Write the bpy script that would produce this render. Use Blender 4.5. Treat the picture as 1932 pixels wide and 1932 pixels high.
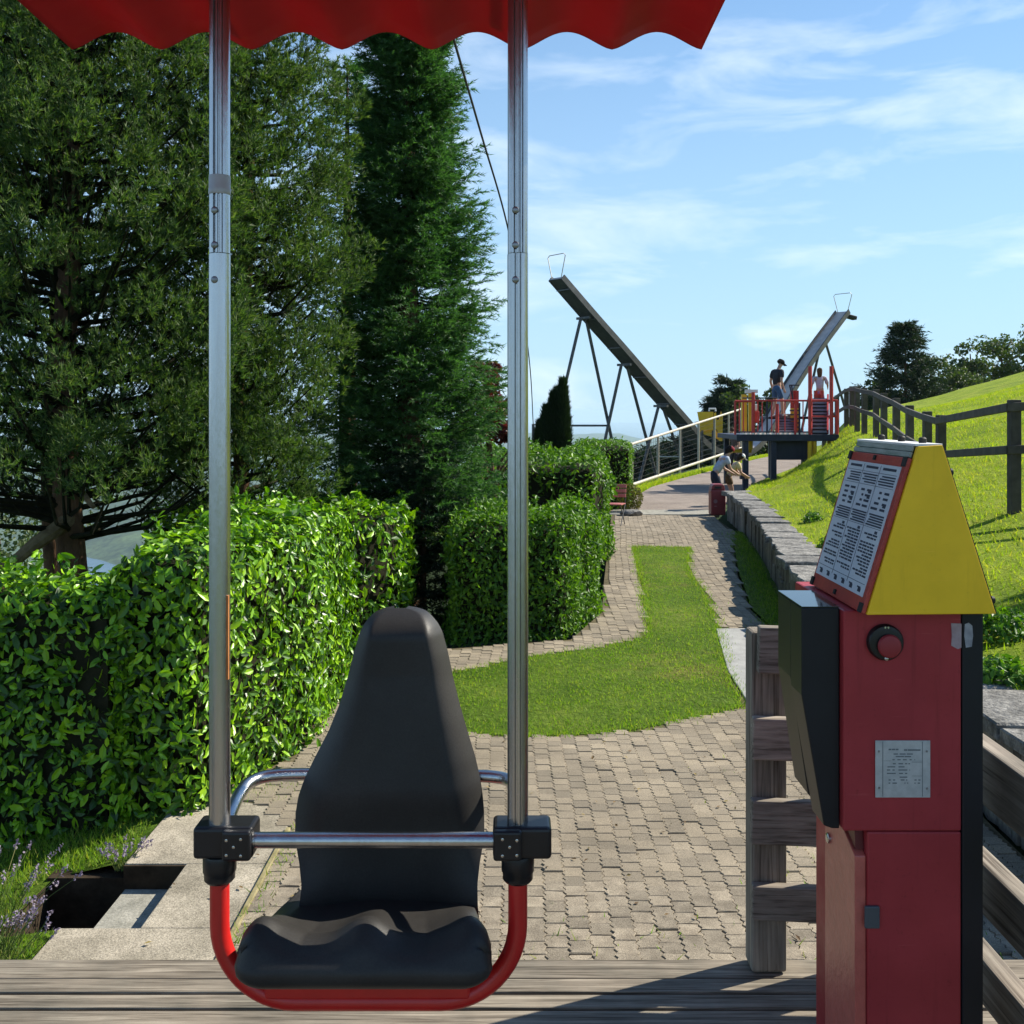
import bpy, bmesh, math, random
import numpy as np
from mathutils import Vector, Matrix

for o in list(bpy.data.objects):
    bpy.data.objects.remove(o, do_unlink=True)
S = bpy.context.scene
COL = S.collection
PI = math.pi
rng = np.random.default_rng(7)
random.seed(7)

# ------------------------------------------------------------------ camera
CAMZ, F, HOR = 1.55, 1932.0, 775.0          # eye height above the deck; focal length and horizon in 1932ths of the frame
CLOUD_AT = (3.4, 4.8, 9.2)
HAZE = 7.5e-5
cam_d = bpy.data.cameras.new('camera')
cam_d.sensor_width = 36.0
cam_d.lens = 36.0
cam_d.shift_y = -(966 - HOR) / 1932.0
cam_d.clip_start = 0.05
cam_d.clip_end = 80000
cam = bpy.data.objects.new('camera', cam_d)
COL.objects.link(cam)
cam.location = (0, 0, CAMZ)
cam.rotation_euler = (PI / 2, 0, 0)
S.camera = cam

# ------------------------------------------------------------------ sky, sun, exposure
SUN_EL, SUN_AZ = math.radians(40), math.radians(67)     # azimuth clockwise from +Y
W = bpy.data.worlds.new('World')
S.world = W
W.use_nodes = True
wn, wl = W.node_tree.nodes, W.node_tree.links
wn.clear()
w_out = wn.new('ShaderNodeOutputWorld')
w_bg = wn.new('ShaderNodeBackground')
w_sky = wn.new('ShaderNodeTexSky')
w_sky.sky_type = 'NISHITA'
w_sky.sun_disc = False
w_sky.sun_elevation = SUN_EL
w_sky.sun_rotation = SUN_AZ
w_sky.altitude = 600
w_sky.air_density = 1.0
w_sky.dust_density = 0.4
w_sky.ozone_density = 3.0
w_bg.inputs['Strength'].default_value = 0.063
# thin cirrus: stretched noise on the sky direction mixed over the blue
w_tc = wn.new('ShaderNodeTexCoord')
w_map = wn.new('ShaderNodeMapping')
w_map.inputs['Rotation'].default_value = (0.25, 0.35, 0.3)
w_map.inputs['Scale'].default_value = (3.6, 2.8, 12.5)
w_map.inputs['Location'].default_value = CLOUD_AT
w_n1 = wn.new('ShaderNodeTexNoise')
w_n1.inputs['Scale'].default_value = 1.5
w_n1.inputs['Detail'].default_value = 7.0
w_n1.inputs['Roughness'].default_value = 0.56
w_n1.inputs['Distortion'].default_value = 0.45
w_ramp = wn.new('ShaderNodeValToRGB')
w_ramp.color_ramp.elements[0].position = 0.51
w_ramp.color_ramp.elements[0].color = (0, 0, 0, 1)
w_ramp.color_ramp.elements[1].position = 0.86
w_ramp.color_ramp.elements[1].color = (0.66, 0.66, 0.66, 1)
w_mix = wn.new('ShaderNodeMixRGB')
w_mix.inputs['Color2'].default_value = (11.5, 12.4, 13.2, 1)
wl.new(w_tc.outputs['Generated'], w_map.inputs['Vector'])
wl.new(w_map.outputs['Vector'], w_n1.inputs['Vector'])
wl.new(w_n1.outputs['Fac'], w_ramp.inputs['Fac'])
wl.new(w_ramp.outputs['Color'], w_mix.inputs['Fac'])
w_tint = wn.new('ShaderNodeMixRGB')
w_tint.blend_type = 'MULTIPLY'
w_tint.inputs['Fac'].default_value = 1.0
w_tint.inputs['Color2'].default_value = (0.78, 1.26, 1.55, 1)
wl.new(w_sky.outputs['Color'], w_tint.inputs['Color1'])
# pale blue veil that thickens evenly towards the horizon all round
w_sep = wn.new('ShaderNodeSeparateXYZ')
wl.new(w_tc.outputs['Generated'], w_sep.inputs[0])
w_v1 = wn.new('ShaderNodeMapRange')
w_v1.inputs['From Min'].default_value = 0.0; w_v1.inputs['From Max'].default_value = 0.70
w_v1.inputs['To Min'].default_value = 1.0; w_v1.inputs['To Max'].default_value = 0.0
wl.new(w_sep.outputs['Z'], w_v1.inputs['Value'])
w_v2 = wn.new('ShaderNodeMath'); w_v2.operation = 'POWER'; w_v2.inputs[1].default_value = 1.4
wl.new(w_v1.outputs['Result'], w_v2.inputs[0])
w_v3 = wn.new('ShaderNodeMath'); w_v3.operation = 'MULTIPLY'; w_v3.inputs[1].default_value = 0.92
wl.new(w_v2.outputs['Value'], w_v3.inputs[0])
w_veil = wn.new('ShaderNodeMixRGB')
w_veil.inputs['Color2'].default_value = (5.7, 8.0, 10.0, 1)
wl.new(w_v3.outputs['Value'], w_veil.inputs['Fac'])
wl.new(w_tint.outputs['Color'], w_veil.inputs['Color1'])
wl.new(w_veil.outputs['Color'], w_mix.inputs['Color1'])
wl.new(w_mix.outputs['Color'], w_bg.inputs['Color'])
wl.new(w_bg.outputs['Background'], w_out.inputs['Surface'])

sun_d = bpy.data.lights.new('sun', 'SUN')
sun_d.energy = 5.0
sun_d.angle = math.radians(0.5)
sun_d.color = (1.0, 0.93, 0.80)
sun = bpy.data.objects.new('sun', sun_d)
COL.objects.link(sun)
SUN_DIR = Vector((math.cos(SUN_EL) * math.sin(SUN_AZ), math.cos(SUN_EL) * math.cos(SUN_AZ), math.sin(SUN_EL)))
sun.rotation_euler = (-SUN_DIR).to_track_quat('-Z', 'Y').to_euler()
sun.location = SUN_DIR * 60
S.view_settings.view_transform = 'Standard'
S.view_settings.look = 'None'
S.view_settings.exposure = 0.76
S.view_settings.gamma = 1.0
S.view_settings.use_curve_mapping = False
S.cycles.max_bounces = 7
S.cycles.transparent_max_bounces = 8
S.cycles.volume_bounces = 2
S.cycles.caustics_reflective = False
S.cycles.caustics_refractive = False

# ------------------------------------------------------------------ helpers
def P(x, v, D):
    """the point at distance D that the photograph shows at (x, v), in 1932ths of its width"""
    return Vector(((x - 966) / F * D, D, CAMZ - (v - HOR) / F * D))

def G(x, v, h=2.45):
    """the ground point h below the eye that shows at (x, v)"""
    return P(x, v, h * F / (v - HOR))

def tag(o, label=None, cat=None, group=None, kind=None):
    if label: o['label'] = label
    if cat: o['category'] = cat
    if group: o['group'] = group
    if kind: o['kind'] = kind
    return o

def thing(name, loc, label, cat, group=None, rotz=0):
    o = bpy.data.objects.new(name, None)
    o.empty_display_size = 0.2
    COL.objects.link(o)
    o.location = loc
    o.rotation_euler = (0, 0, rotz)
    return tag(o, label, cat, group)

def put(name, me, mat=None, parent=None, world=True):
    """link a mesh; a child whose vertices are in world coordinates is shifted back by its chain of parents"""
    if mat is not None and len(me.materials) == 0:
        me.materials.append(mat)
    o = bpy.data.objects.new(name, me)
    COL.objects.link(o)
    if parent is not None:
        o.parent = parent
        if world:
            off = Vector((0, 0, 0))
            p = parent
            while p is not None:
                off -= Vector(p.location)
                p = p.parent
            o.location = off
    return o

def np_mesh(name, V, T, smooth=False, k=3):
    V = np.asarray(V, dtype=np.float32).reshape(-1, 3)
    T = np.asarray(T, dtype=np.int32).reshape(-1, k)
    me = bpy.data.meshes.new(name)
    me.vertices.add(len(V))
    me.vertices.foreach_set('co', V.ravel())
    me.loops.add(T.size)
    me.loops.foreach_set('vertex_index', T.ravel())
    me.polygons.add(len(T))
    me.polygons.foreach_set('loop_start', np.arange(0, T.size, k, dtype=np.int32))
    me.polygons.foreach_set('loop_total', np.full(len(T), k, dtype=np.int32))
    me.polygons.foreach_set('use_smooth', np.full(len(T), smooth))
    me.update(calc_edges=True)
    return me

class MB:
    def __init__(self):
        self.v, self.f = [], []
    def add(self, vs, fs):
        b = len(self.v)
        self.v += [tuple(p) for p in vs]
        self.f += [tuple(i + b for i in q) for q in fs]
        return self
    def box(self, x0, x1, y0, y1, z0, z1):
        return self.add([(x0, y0, z0), (x1, y0, z0), (x1, y1, z0), (x0, y1, z0), (x0, y0, z1), (x1, y0, z1), (x1, y1, z1), (x0, y1, z1)],
                        [(0, 3, 2, 1), (4, 5, 6, 7), (0, 1, 5, 4), (1, 2, 6, 5), (2, 3, 7, 6), (3, 0, 4, 7)])
    def bar(self, a, b, w, h, up=(0, 0, 1)):
        a, b = Vector(a), Vector(b)
        d = (b - a).normalized()
        s = d.cross(Vector(up))
        if s.length < 1e-4: s = d.cross(Vector((0, 1, 0)))
        s.normalize()
        u = s.cross(d)
        q = [(-w / 2, -h / 2), (w / 2, -h / 2), (w / 2, h / 2), (-w / 2, h / 2)]
        vs = [p + s * i + u * j for p in (a, b) for i, j in q]
        return self.add(vs, [(3, 2, 1, 0), (4, 5, 6, 7), (0, 1, 5, 4), (1, 2, 6, 5), (2, 3, 7, 6), (3, 0, 4, 7)])
    def tube(self, pts, r, n=10, cap=True):
        pts = [Vector(p) for p in pts]
        m = len(pts)
        rs = r if isinstance(r, (list, tuple)) else [r] * m
        vs, fs = [], []
        prev = None
        for i, p in enumerate(pts):
            d = (pts[min(i + 1, m - 1)] - pts[max(i - 1, 0)]).normalized()
            if prev is None:
                ref = Vector((0, 0, 1)) if abs(d.z) < 0.9 else Vector((1, 0, 0))
                s = d.cross(ref).normalized()
            else:
                s = (prev - d * prev.dot(d)).normalized()
            prev = s
            t = d.cross(s)
            for k in range(n):
                a = 2 * PI * k / n
                vs.append(p + (s * math.cos(a) + t * math.sin(a)) * rs[i])
        for i in range(m - 1):
            for k in range(n):
                k2 = (k + 1) % n
                fs.append((i * n + k, i * n + k2, (i + 1) * n + k2, (i + 1) * n + k))
        if cap:
            fs.append(tuple(range(n - 1, -1, -1)))
            fs.append(tuple((m - 1) * n + k for k in range(n)))
        return self.add(vs, fs)
    def lathe(self, prof, c, n=16, axis='z'):
        """prof: (radius, height) pairs along the axis from c"""
        c = Vector(c)
        vs, fs = [], []
        for r, h in prof:
            for k in range(n):
                a = 2 * PI * k / n
                if axis == 'z': q = (r * math.cos(a), r * math.sin(a), h)
                elif axis == 'y': q = (r * math.cos(a), h, r * math.sin(a))
                else: q = (h, r * math.cos(a), r * math.sin(a))
                vs.append(c + Vector(q))
        for i in range(len(prof) - 1):
            for k in range(n):
                k2 = (k + 1) % n
                q = (i * n + k, i * n + k2, (i + 1) * n + k2, (i + 1) * n + k)
                fs.append(q if axis != 'y' else q[::-1])
        a, b = tuple(range(n - 1, -1, -1)), tuple((len(prof) - 1) * n + k for k in range(n))
        fs += [a, b] if axis != 'y' else [a[::-1], b[::-1]]
        return self.add(vs, fs)
    def prism(self, poly, a, b, axis='y'):
        """poly of 2-D points: (x, z) pushed along y, (y, z) along x, (x, y) along z"""
        n = len(poly)
        def q(p, t):
            return (p[0], t, p[1]) if axis == 'y' else ((t, p[0], p[1]) if axis == 'x' else (p[0], p[1], t))
        vs = [q(p, a) for p in poly] + [q(p, b) for p in poly]
        fs = [tuple(range(n)), tuple(range(2 * n - 1, n - 1, -1))] + [(i, i + n, (i + 1) % n + n, (i + 1) % n) for i in range(n)]
        return self.add(vs, fs)
    def mesh(self, name, smooth=False, fix=True):
        me = bpy.data.meshes.new(name)
        me.from_pydata(self.v, [], self.f)
        if fix:
            bm = bmesh.new(); bm.from_mesh(me)
            bmesh.ops.recalc_face_normals(bm, faces=bm.faces)
            bm.to_mesh(me); bm.free()
        if smooth:
            me.polygons.foreach_set('use_smooth', [True] * len(me.polygons))
            try: me.set_sharp_from_angle(angle=math.radians(38))
            except Exception: pass
        me.update()
        return me
    def build(self, name, mat, parent=None, smooth=False, bevel=0.0, world=True, seg=2):
        o = put(name, self.mesh(name, smooth), mat, parent, world)
        if bevel:
            m = o.modifiers.new('bevel', 'BEVEL')
            m.width = bevel; m.segments = seg; m.limit_method = 'ANGLE'; m.angle_limit = math.radians(35)
            m.harden_normals = False
        return o

def grid_mesh(name, fn, nu, nv, smooth=True):
    """fn(u, v) -> point for u, v in 0..1"""
    vs = [fn(i / nu, j / nv) for j in range(nv + 1) for i in range(nu + 1)]
    fs = [(j * (nu + 1) + i, j * (nu + 1) + i + 1, (j + 1) * (nu + 1) + i + 1, (j + 1) * (nu + 1) + i) for j in range(nv) for i in range(nu)]
    me = bpy.data.meshes.new(name)
    me.from_pydata(vs, [], fs)
    if smooth: me.polygons.foreach_set('use_smooth', [True] * len(fs))
    return me

def bez(pts, n=8):
    """Catmull-Rom through pts"""
    pts = [Vector(p) for p in pts]
    q = [pts[0] * 2 - pts[1]] + pts + [pts[-1] * 2 - pts[-2]]
    out = []
    for i in range(1, len(q) - 2):
        for k in range(n):
            t = k / n
            a, b, c, d = q[i - 1], q[i], q[i + 1], q[i + 2]
            out.append(0.5 * ((2 * b) + (c - a) * t + (2 * a - 5 * b + 4 * c - d) * t * t + (3 * b - a - 3 * c + d) * t ** 3))
    out.append(pts[-1])
    return out

def lerp_table(tab, x):
    return float(np.interp(x, [t[0] for t in tab], [t[1] for t in tab]))

def inside(poly, X, Y):
    X, Y = np.asarray(X), np.asarray(Y)
    r = np.zeros(X.shape, bool)
    n = len(poly)
    for i in range(n):
        x0, y0 = poly[i]; x1, y1 = poly[(i + 1) % n]
        if y0 == y1: continue
        c = ((y0 > Y) != (y1 > Y)) & (X < (x1 - x0) * (Y - y0) / (y1 - y0) + x0)
        r ^= c
    return r

# ------------------------------------------------------------------ materials
def nodes_of(name):
    m = bpy.data.materials.new(name)
    m.use_nodes = True
    nt = m.node_tree
    return m, nt.nodes, nt.links, nt.nodes['Principled BSDF']

def noise(n, l, vec, scale, detail=4, rough=0.6, dist=0.0):
    t = n.new('ShaderNodeTexNoise')
    t.inputs['Scale'].default_value = scale
    t.inputs['Detail'].default_value = detail
    t.inputs['Roughness'].default_value = rough
    t.inputs['Distortion'].default_value = dist
    if vec is not None: l.new(vec, t.inputs['Vector'])
    return t.outputs['Fac']

def ramp(n, l, fac, stops):
    r = n.new('ShaderNodeValToRGB')
    e = r.color_ramp.elements
    while len(e) < len(stops): e.new(0.5)
    for k, (p, c) in enumerate(stops):
        e[k].position = p
        e[k].color = (c[0], c[1], c[2], 1)
    l.new(fac, r.inputs['Fac'])
    return r.outputs['Color']

def mul(n, l, a, b, f=1.0, mode='MULTIPLY'):
    m = n.new('ShaderNodeMixRGB')
    m.blend_type = mode
    m.inputs['Fac'].default_value = f
    l.new(a, m.inputs['Color1']); l.new(b, m.inputs['Color2'])
    return m.outputs['Color']

def bumpn(n, l, b, h, strength, dist=0.01):
    k = n.new('ShaderNodeBump')
    k.inputs['Strength'].default_value = strength
    k.inputs['Distance'].default_value = dist
    l.new(h, k.inputs['Height'])
    l.new(k.outputs['Normal'], b.inputs['Normal'])

def stuff_mat(name, c1, c2, rough=0.7, metal=0.0, scale=12, bump=0.0, bscale=None, stretch=None, detail=5, spec=0.4, fine=None, per_obj=0.0, coat=0.0, bdist=0.01):
    """two colours mixed by noise, optional finer speckle, bump, per-object variation"""
    m, n, l, b = nodes_of(name)
    tc = n.new('ShaderNodeTexCoord')
    vec = tc.outputs['Object']
    if stretch:
        mp = n.new('ShaderNodeMapping')
        mp.inputs['Scale'].default_value = stretch
        l.new(vec, mp.inputs['Vector'])
        vec = mp.outputs['Vector']
    if per_obj:
        oi = n.new('ShaderNodeObjectInfo')
        ad = n.new('ShaderNodeVectorMath'); ad.operation = 'ADD'
        sc = n.new('ShaderNodeVectorMath'); sc.operation = 'SCALE'
        cb = n.new('ShaderNodeCombineXYZ')
        for k in range(3): l.new(oi.outputs['Random'], cb.inputs[k])
        l.new(cb.outputs[0], sc.inputs[0]); sc.inputs['Scale'].default_value = 37.0
        l.new(vec, ad.inputs[0]); l.new(sc.outputs[0], ad.inputs[1])
        vec = ad.outputs[0]
    f = noise(n, l, vec, scale, detail)
    c = ramp(n, l, f, [(0.32, c1), (0.68, c2)])
    if fine:
        g = noise(n, l, vec, fine[0], 3, 0.7)
        k = fine[1]
        c = mul(n, l, c, ramp(n, l, g, [(0.3, (1 - k,) * 3), (0.7, (1 + k,) * 3)]))
    if per_obj:
        k = per_obj
        c = mul(n, l, c, ramp(n, l, oi.outputs['Random'], [(0, (1 - k, 1 - k, 1 - k)), (1, (1 + k, 1 + k * 0.93, 1 + k * 0.85))]))
    l.new(c, b.inputs['Base Color'])
    b.inputs['Roughness'].default_value = rough
    b.inputs['Metallic'].default_value = metal
    b.inputs['Specular IOR Level'].default_value = spec
    b.inputs['Coat Weight'].default_value = coat
    if bump:
        bumpn(n, l, b, noise(n, l, vec, bscale or scale * 4, 4), bump, bdist)
    return m

def leaf_mat(name, cols, rough=0.45, trans=0.35, spec=0.5, tcol=None):
    """leaves: every leaf (mesh island) takes its own tone; part of the light passes through"""
    m, n, l, b = nodes_of(name)
    g = n.new('ShaderNodeNewGeometry')
    st = [(i / (len(cols) - 1), c) for i, c in enumerate(cols)]
    c = ramp(n, l, g.outputs['Random Per Island'], st)
    l.new(c, b.inputs['Base Color'])
    b.inputs['Roughness'].default_value = rough
    b.inputs['Specular IOR Level'].default_value = spec
    t = n.new('ShaderNodeBsdfTranslucent')
    k = n.new('ShaderNodeMixRGB'); k.blend_type = 'MULTIPLY'; k.inputs['Fac'].default_value = 1
    k.inputs['Color2'].default_value = (*(tcol or (1.7, 1.9, 0.6)), 1)
    l.new(c, k.inputs['Color1']); l.new(k.outputs['Color'], t.inputs['Color'])
    x = n.new('ShaderNodeMixShader'); x.inputs['Fac'].default_value = trans
    l.new(b.outputs['BSDF'], x.inputs[1]); l.new(t.outputs['BSDF'], x.inputs[2])
    l.new(x.outputs['Shader'], n['Material Output'].inputs['Surface'])
    return m

def wood_mat(name, c1, c2, c3, axis=0, per_obj=0.25):
    """weathered planed timber: grain along the axis, checks, knots, stains"""
    m, n, l, b = nodes_of(name)
    tc = n.new('ShaderNodeTexCoord')
    oi = n.new('ShaderNodeObjectInfo')
    cb = n.new('ShaderNodeCombineXYZ')
    for k in range(3): l.new(oi.outputs['Random'], cb.inputs[k])
    sc = n.new('ShaderNodeVectorMath'); sc.operation = 'SCALE'; sc.inputs['Scale'].default_value = 53.0
    l.new(cb.outputs[0], sc.inputs[0])
    ad = n.new('ShaderNodeVectorMath'); ad.operation = 'ADD'
    l.new(tc.outputs['Object'], ad.inputs[0]); l.new(sc.outputs[0], ad.inputs[1])
    mp = n.new('ShaderNodeMapping')
    s = [34.0, 34.0, 34.0]; s[axis] = 1.6
    mp.inputs['Scale'].default_value = s
    l.new(ad.outputs[0], mp.inputs['Vector'])
    g = noise(n, l, mp.outputs['Vector'], 1.6, 6, 0.65, 0.7)
    c = ramp(n, l, g, [(0.25, c1), (0.5, c2), (0.72, c3)])
    mp2 = n.new('ShaderNodeMapping')
    s2 = [130.0, 130.0, 130.0]; s2[axis] = 3.0
    mp2.inputs['Scale'].default_value = s2
    l.new(ad.outputs[0], mp2.inputs['Vector'])
    g2 = noise(n, l, mp2.outputs['Vector'], 1.0, 3, 0.6)
    c = mul(n, l, c, ramp(n, l, g2, [(0.34, (0.45, 0.43, 0.41)), (0.48, (1, 1, 1))]))
    g3 = noise(n, l, ad.outputs[0], 4.0, 4, 0.6)
    c = mul(n, l, c, ramp(n, l, g3, [(0.3, (0.7, 0.72, 0.7)), (0.6, (1.08, 1.05, 1.0))]))
    k = per_obj
    c = mul(n, l, c, ramp(n, l, oi.outputs['Random'], [(0, (1 - k,) * 3), (1, (1 + k,) * 3)]))
    l.new(c, b.inputs['Base Color'])
    b.inputs['Roughness'].default_value = 0.85
    b.inputs['Specular IOR Level'].default_value = 0.25
    bumpn(n, l, b, mul(n, l, g, g2), 0.5, 0.004)
    return m

M = {}
M['alu'] = stuff_mat('brushed_aluminium', (0.42, 0.42, 0.43), (0.54, 0.54, 0.545), 0.24, 1.0, 4, 0.12, 60, stretch=(6, 6, 0.6))
M['alu_dark'] = stuff_mat('bolt_steel', (0.22, 0.22, 0.23), (0.34, 0.34, 0.35), 0.35, 0.9, 30)
M['red_tube'] = stuff_mat('red_powder_coat', (0.50, 0.016, 0.014), (0.60, 0.022, 0.018), 0.32, 0, 10, 0.04, 200, spec=0.5)
M['black_seat'] = stuff_mat('black_moulded_plastic', (0.022, 0.0205, 0.019), (0.034, 0.032, 0.030), 0.50, 0, 6, 0.16, 420, spec=0.30, fine=(240, 0.18), bdist=0.002)
M['black_clamp'] = stuff_mat('black_plastic', (0.008, 0.008, 0.009), (0.014, 0.014, 0.016), 0.33, 0, 9, 0.05, 300)
M['red_box'] = stuff_mat('red_enamel', (0.36, 0.012, 0.016), (0.42, 0.016, 0.020), 0.5, 0, 5, 0.10, 30, spec=0.22, fine=(90, 0.05))
M['black_box'] = stuff_mat('black_enamel', (0.008, 0.009, 0.012), (0.012, 0.013, 0.017), 0.42, 0, 5, 0.0, 60, spec=0.3)
M['black_gloss'] = stuff_mat('glossy_black_sheet', (0.008, 0.009, 0.012), (0.012, 0.013, 0.017), 0.08, 0, 5, spec=0.8)
M['yellow_box'] = stuff_mat('yellow_enamel', (0.60, 0.39, 0.012), (0.66, 0.43, 0.018), 0.40, 0, 4, 0.06, 60, spec=0.4, fine=(60, 0.05))
M['sign_red'] = stuff_mat('sign_frame_red', (0.34, 0.04, 0.03), (0.42, 0.06, 0.04), 0.5, 0, 14, fine=(60, 0.12))
M['sign_white'] = stuff_mat('sign_sheet', (0.50, 0.53, 0.60), (0.60, 0.62, 0.66), 0.45, 0, 5)
M['ink'] = stuff_mat('print_ink', (0.02, 0.025, 0.05), (0.03, 0.035, 0.06), 0.6, 0, 5)
M['plate'] = stuff_mat('anodised_plate', (0.40, 0.43, 0.45), (0.52, 0.54, 0.55), 0.42, 0.5, 20, fine=(60, 0.1))
M['plate_ink'] = stuff_mat('plate_ink', (0.09, 0.11, 0.12), (0.14, 0.16, 0.17), 0.6, 0, 5)
M['grey_cap'] = stuff_mat('weathered_grey_strip', (0.20, 0.24, 0.20), (0.38, 0.40, 0.36), 0.8, 0, 14, 0.2, 40, stretch=(8, 1, 8))
M['deck'] = wood_mat('weathered_deck_timber', (0.075, 0.064, 0.051), (0.19, 0.165, 0.134), (0.32, 0.285, 0.235), 0, 0.2)
M['fence_x'] = wood_mat('fence_timber_across', (0.12, 0.10, 0.085), (0.26, 0.225, 0.19), (0.38, 0.34, 0.29), 0, 0.12)
M['fence_y'] = wood_mat('fence_timber_along', (0.12, 0.10, 0.085), (0.26, 0.225, 0.19), (0.38, 0.34, 0.29), 1, 0.12)
M['fence_z'] = wood_mat('fence_timber_upright', (0.10, 0.085, 0.07), (0.23, 0.20, 0.165), (0.34, 0.30, 0.25), 2, 0.12)
M['dark_wood'] = stuff_mat('dark_stained_timber', (0.05, 0.043, 0.037), (0.10, 0.085, 0.07), 0.8, 0, 6, 0.3, 30, per_obj=0.2)
M['paver'] = stuff_mat('concrete_paver', (0.190, 0.160, 0.120), (0.31, 0.265, 0.20), 0.9, 0, 11, 0.8, 150, fine=(190, 0.5), per_obj=0.2, spec=0.2, bdist=0.004)
M['joint'] = stuff_mat('sandy_joints', (0.06, 0.05, 0.028), (0.15, 0.125, 0.075), 0.95, 0, 5, fine=(60, 0.4), spec=0.1)
M['concrete'] = stuff_mat('exposed_aggregate', (0.21, 0.185, 0.14), (0.42, 0.37, 0.29), 0.9, 0, 4, 0.9, 140, fine=(130, 0.55), spec=0.2, bdist=0.004)
M['smooth_conc'] = stuff_mat('smooth_concrete', (0.20, 0.195, 0.165), (0.36, 0.345, 0.295), 0.9, 0, 9, 0.4, 80, fine=(60, 0.25), spec=0.2)
M['grey_slab'] = stuff_mat('grey_concrete', (0.26, 0.26, 0.25), (0.36, 0.36, 0.345), 0.85, 0, 6, 0.3, 90, fine=(80, 0.10), spec=0.25)
M['asphalt'] = stuff_mat('brown_asphalt', (0.19, 0.155, 0.132), (0.28, 0.235, 0.20), 0.9, 0, 1.2, 0.8, 60, fine=(26, 0.30), spec=0.2)
M['stone'] = stuff_mat('pale_quartzite', (0.085, 0.083, 0.078), (0.29, 0.28, 0.26), 0.82, 0, 9, 1.0, 20, fine=(34, 0.38), per_obj=0.2, spec=0.25, bdist=0.03)
M['wall_stone'] = stuff_mat('grey_walling_stone', (0.13, 0.115, 0.10), (0.25, 0.225, 0.195), 0.9, 0, 6, 0.9, 24, stretch=(1, 1, 0.35), fine=(40, 0.3), per_obj=0.25, spec=0.2, bdist=0.02)
M['soil_and_shade'] = stuff_mat('dark_soil_and_pit_shade', (0.025, 0.018, 0.012), (0.06, 0.045, 0.03), 0.95, 0, 8, 0.6, 40, spec=0.1)
M['lawn'] = stuff_mat('mown_grass', (0.08, 0.14, 0.014), (0.17, 0.23, 0.035), 0.9, 0, 2.2, 0.9, 70, fine=(60, 0.45), spec=0.15, bdist=0.02)
M['meadow_plain'] = stuff_mat('meadow_grass', (0.21, 0.29, 0.016), (0.37, 0.43, 0.04), 0.9, 0, 0.9, 1.0, 26, fine=(16, 0.42), spec=0.12, bdist=0.05)
M['land'] = stuff_mat('far_land', (0.012, 0.028, 0.020), (0.085, 0.125, 0.045), 0.95, 0, 0.009, fine=(0.05, 0.6), spec=0.1)
M['bark'] = stuff_mat('pine_bark', (0.06, 0.035, 0.022), (0.17, 0.095, 0.055), 0.95, 0, 9, 1.0, 26, stretch=(1, 1, 0.35), spec=0.15, bdist=0.03)
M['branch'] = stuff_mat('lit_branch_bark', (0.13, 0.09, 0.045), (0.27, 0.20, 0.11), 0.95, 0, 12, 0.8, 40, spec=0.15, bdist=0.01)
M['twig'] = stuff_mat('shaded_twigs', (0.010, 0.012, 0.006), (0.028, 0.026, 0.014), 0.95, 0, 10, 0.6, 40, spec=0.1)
M['steel_dark'] = stuff_mat('dark_galvanised_steel', (0.06, 0.06, 0.062), (0.11, 0.11, 0.11), 0.5, 0.3, 3, fine=(20, 0.15))
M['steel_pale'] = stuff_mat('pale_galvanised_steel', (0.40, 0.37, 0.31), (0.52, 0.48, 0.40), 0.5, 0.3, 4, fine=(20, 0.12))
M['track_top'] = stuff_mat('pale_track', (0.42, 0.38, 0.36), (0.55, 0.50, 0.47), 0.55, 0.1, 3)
M['blue_steel'] = stuff_mat('dark_blue_steel', (0.016, 0.020, 0.042), (0.026, 0.033, 0.06), 0.6, 0, 4)
M['play_red'] = stuff_mat('play_red', (0.42, 0.035, 0.035), (0.55, 0.06, 0.05), 0.5, 0, 4)
M['play_yellow'] = stuff_mat('play_yellow', (0.70, 0.42, 0.02), (0.78, 0.50, 0.03), 0.5, 0, 4)
M['ramp_blue'] = stuff_mat('ribbed_ramp', (0.15, 0.17, 0.23), (0.22, 0.24, 0.31), 0.55, 0, 6)
M['white_paint'] = stuff_mat('white_paint', (0.72, 0.72, 0.72), (0.8, 0.8, 0.79), 0.5, 0, 6)
M['bin_red'] = stuff_mat('faded_red_bin', (0.19, 0.028, 0.035), (0.26, 0.045, 0.05), 0.45, 0, 4)
M['black_matt'] = stuff_mat('black_matt', (0.012, 0.012, 0.012), (0.02, 0.02, 0.02), 0.7, 0, 4)
M['water'] = stuff_mat('lake_water', (0.03, 0.07, 0.12), (0.04, 0.09, 0.15), 0.25, 0, 0.001)

def meadow_mat(name, c0, c1, c2, dry, amount=0.75, lo=0.56):
    m, n, l, b = nodes_of(name)
    tc = n.new('ShaderNodeTexCoord'); v = tc.outputs['Object']
    c = ramp(n, l, noise(n, l, v, 0.9, 6, 0.65), [(0.30, c0), (0.52, c1), (0.72, c2)])
    k = n.new('ShaderNodeMixRGB'); l.new(c, k.inputs['Color1']); k.inputs['Color2'].default_value = (*dry, 1)
    f = ramp(n, l, noise(n, l, v, 0.55, 7, 0.7), [(lo, (0, 0, 0)), (lo + 0.18, (amount,) * 3)])
    l.new(f, k.inputs['Fac'])
    c = mul(n, l, k.outputs['Color'], ramp(n, l, noise(n, l, v, 15, 4, 0.7), [(0.3, (0.55, 0.6, 0.5)), (0.7, (1.35, 1.3, 1.3))]))
    l.new(c, b.inputs['Base Color']); b.inputs['Roughness'].default_value = 0.95; b.inputs['Specular IOR Level'].default_value = 0.1
    bumpn(n, l, b, noise(n, l, v, 22, 5, 0.7), 1.0, 0.07)
    return m
M['meadow'] = meadow_mat('rough_meadow', (0.13, 0.21, 0.016), (0.26, 0.34, 0.025), (0.38, 0.42, 0.045), (0.34, 0.25, 0.09))
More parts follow.
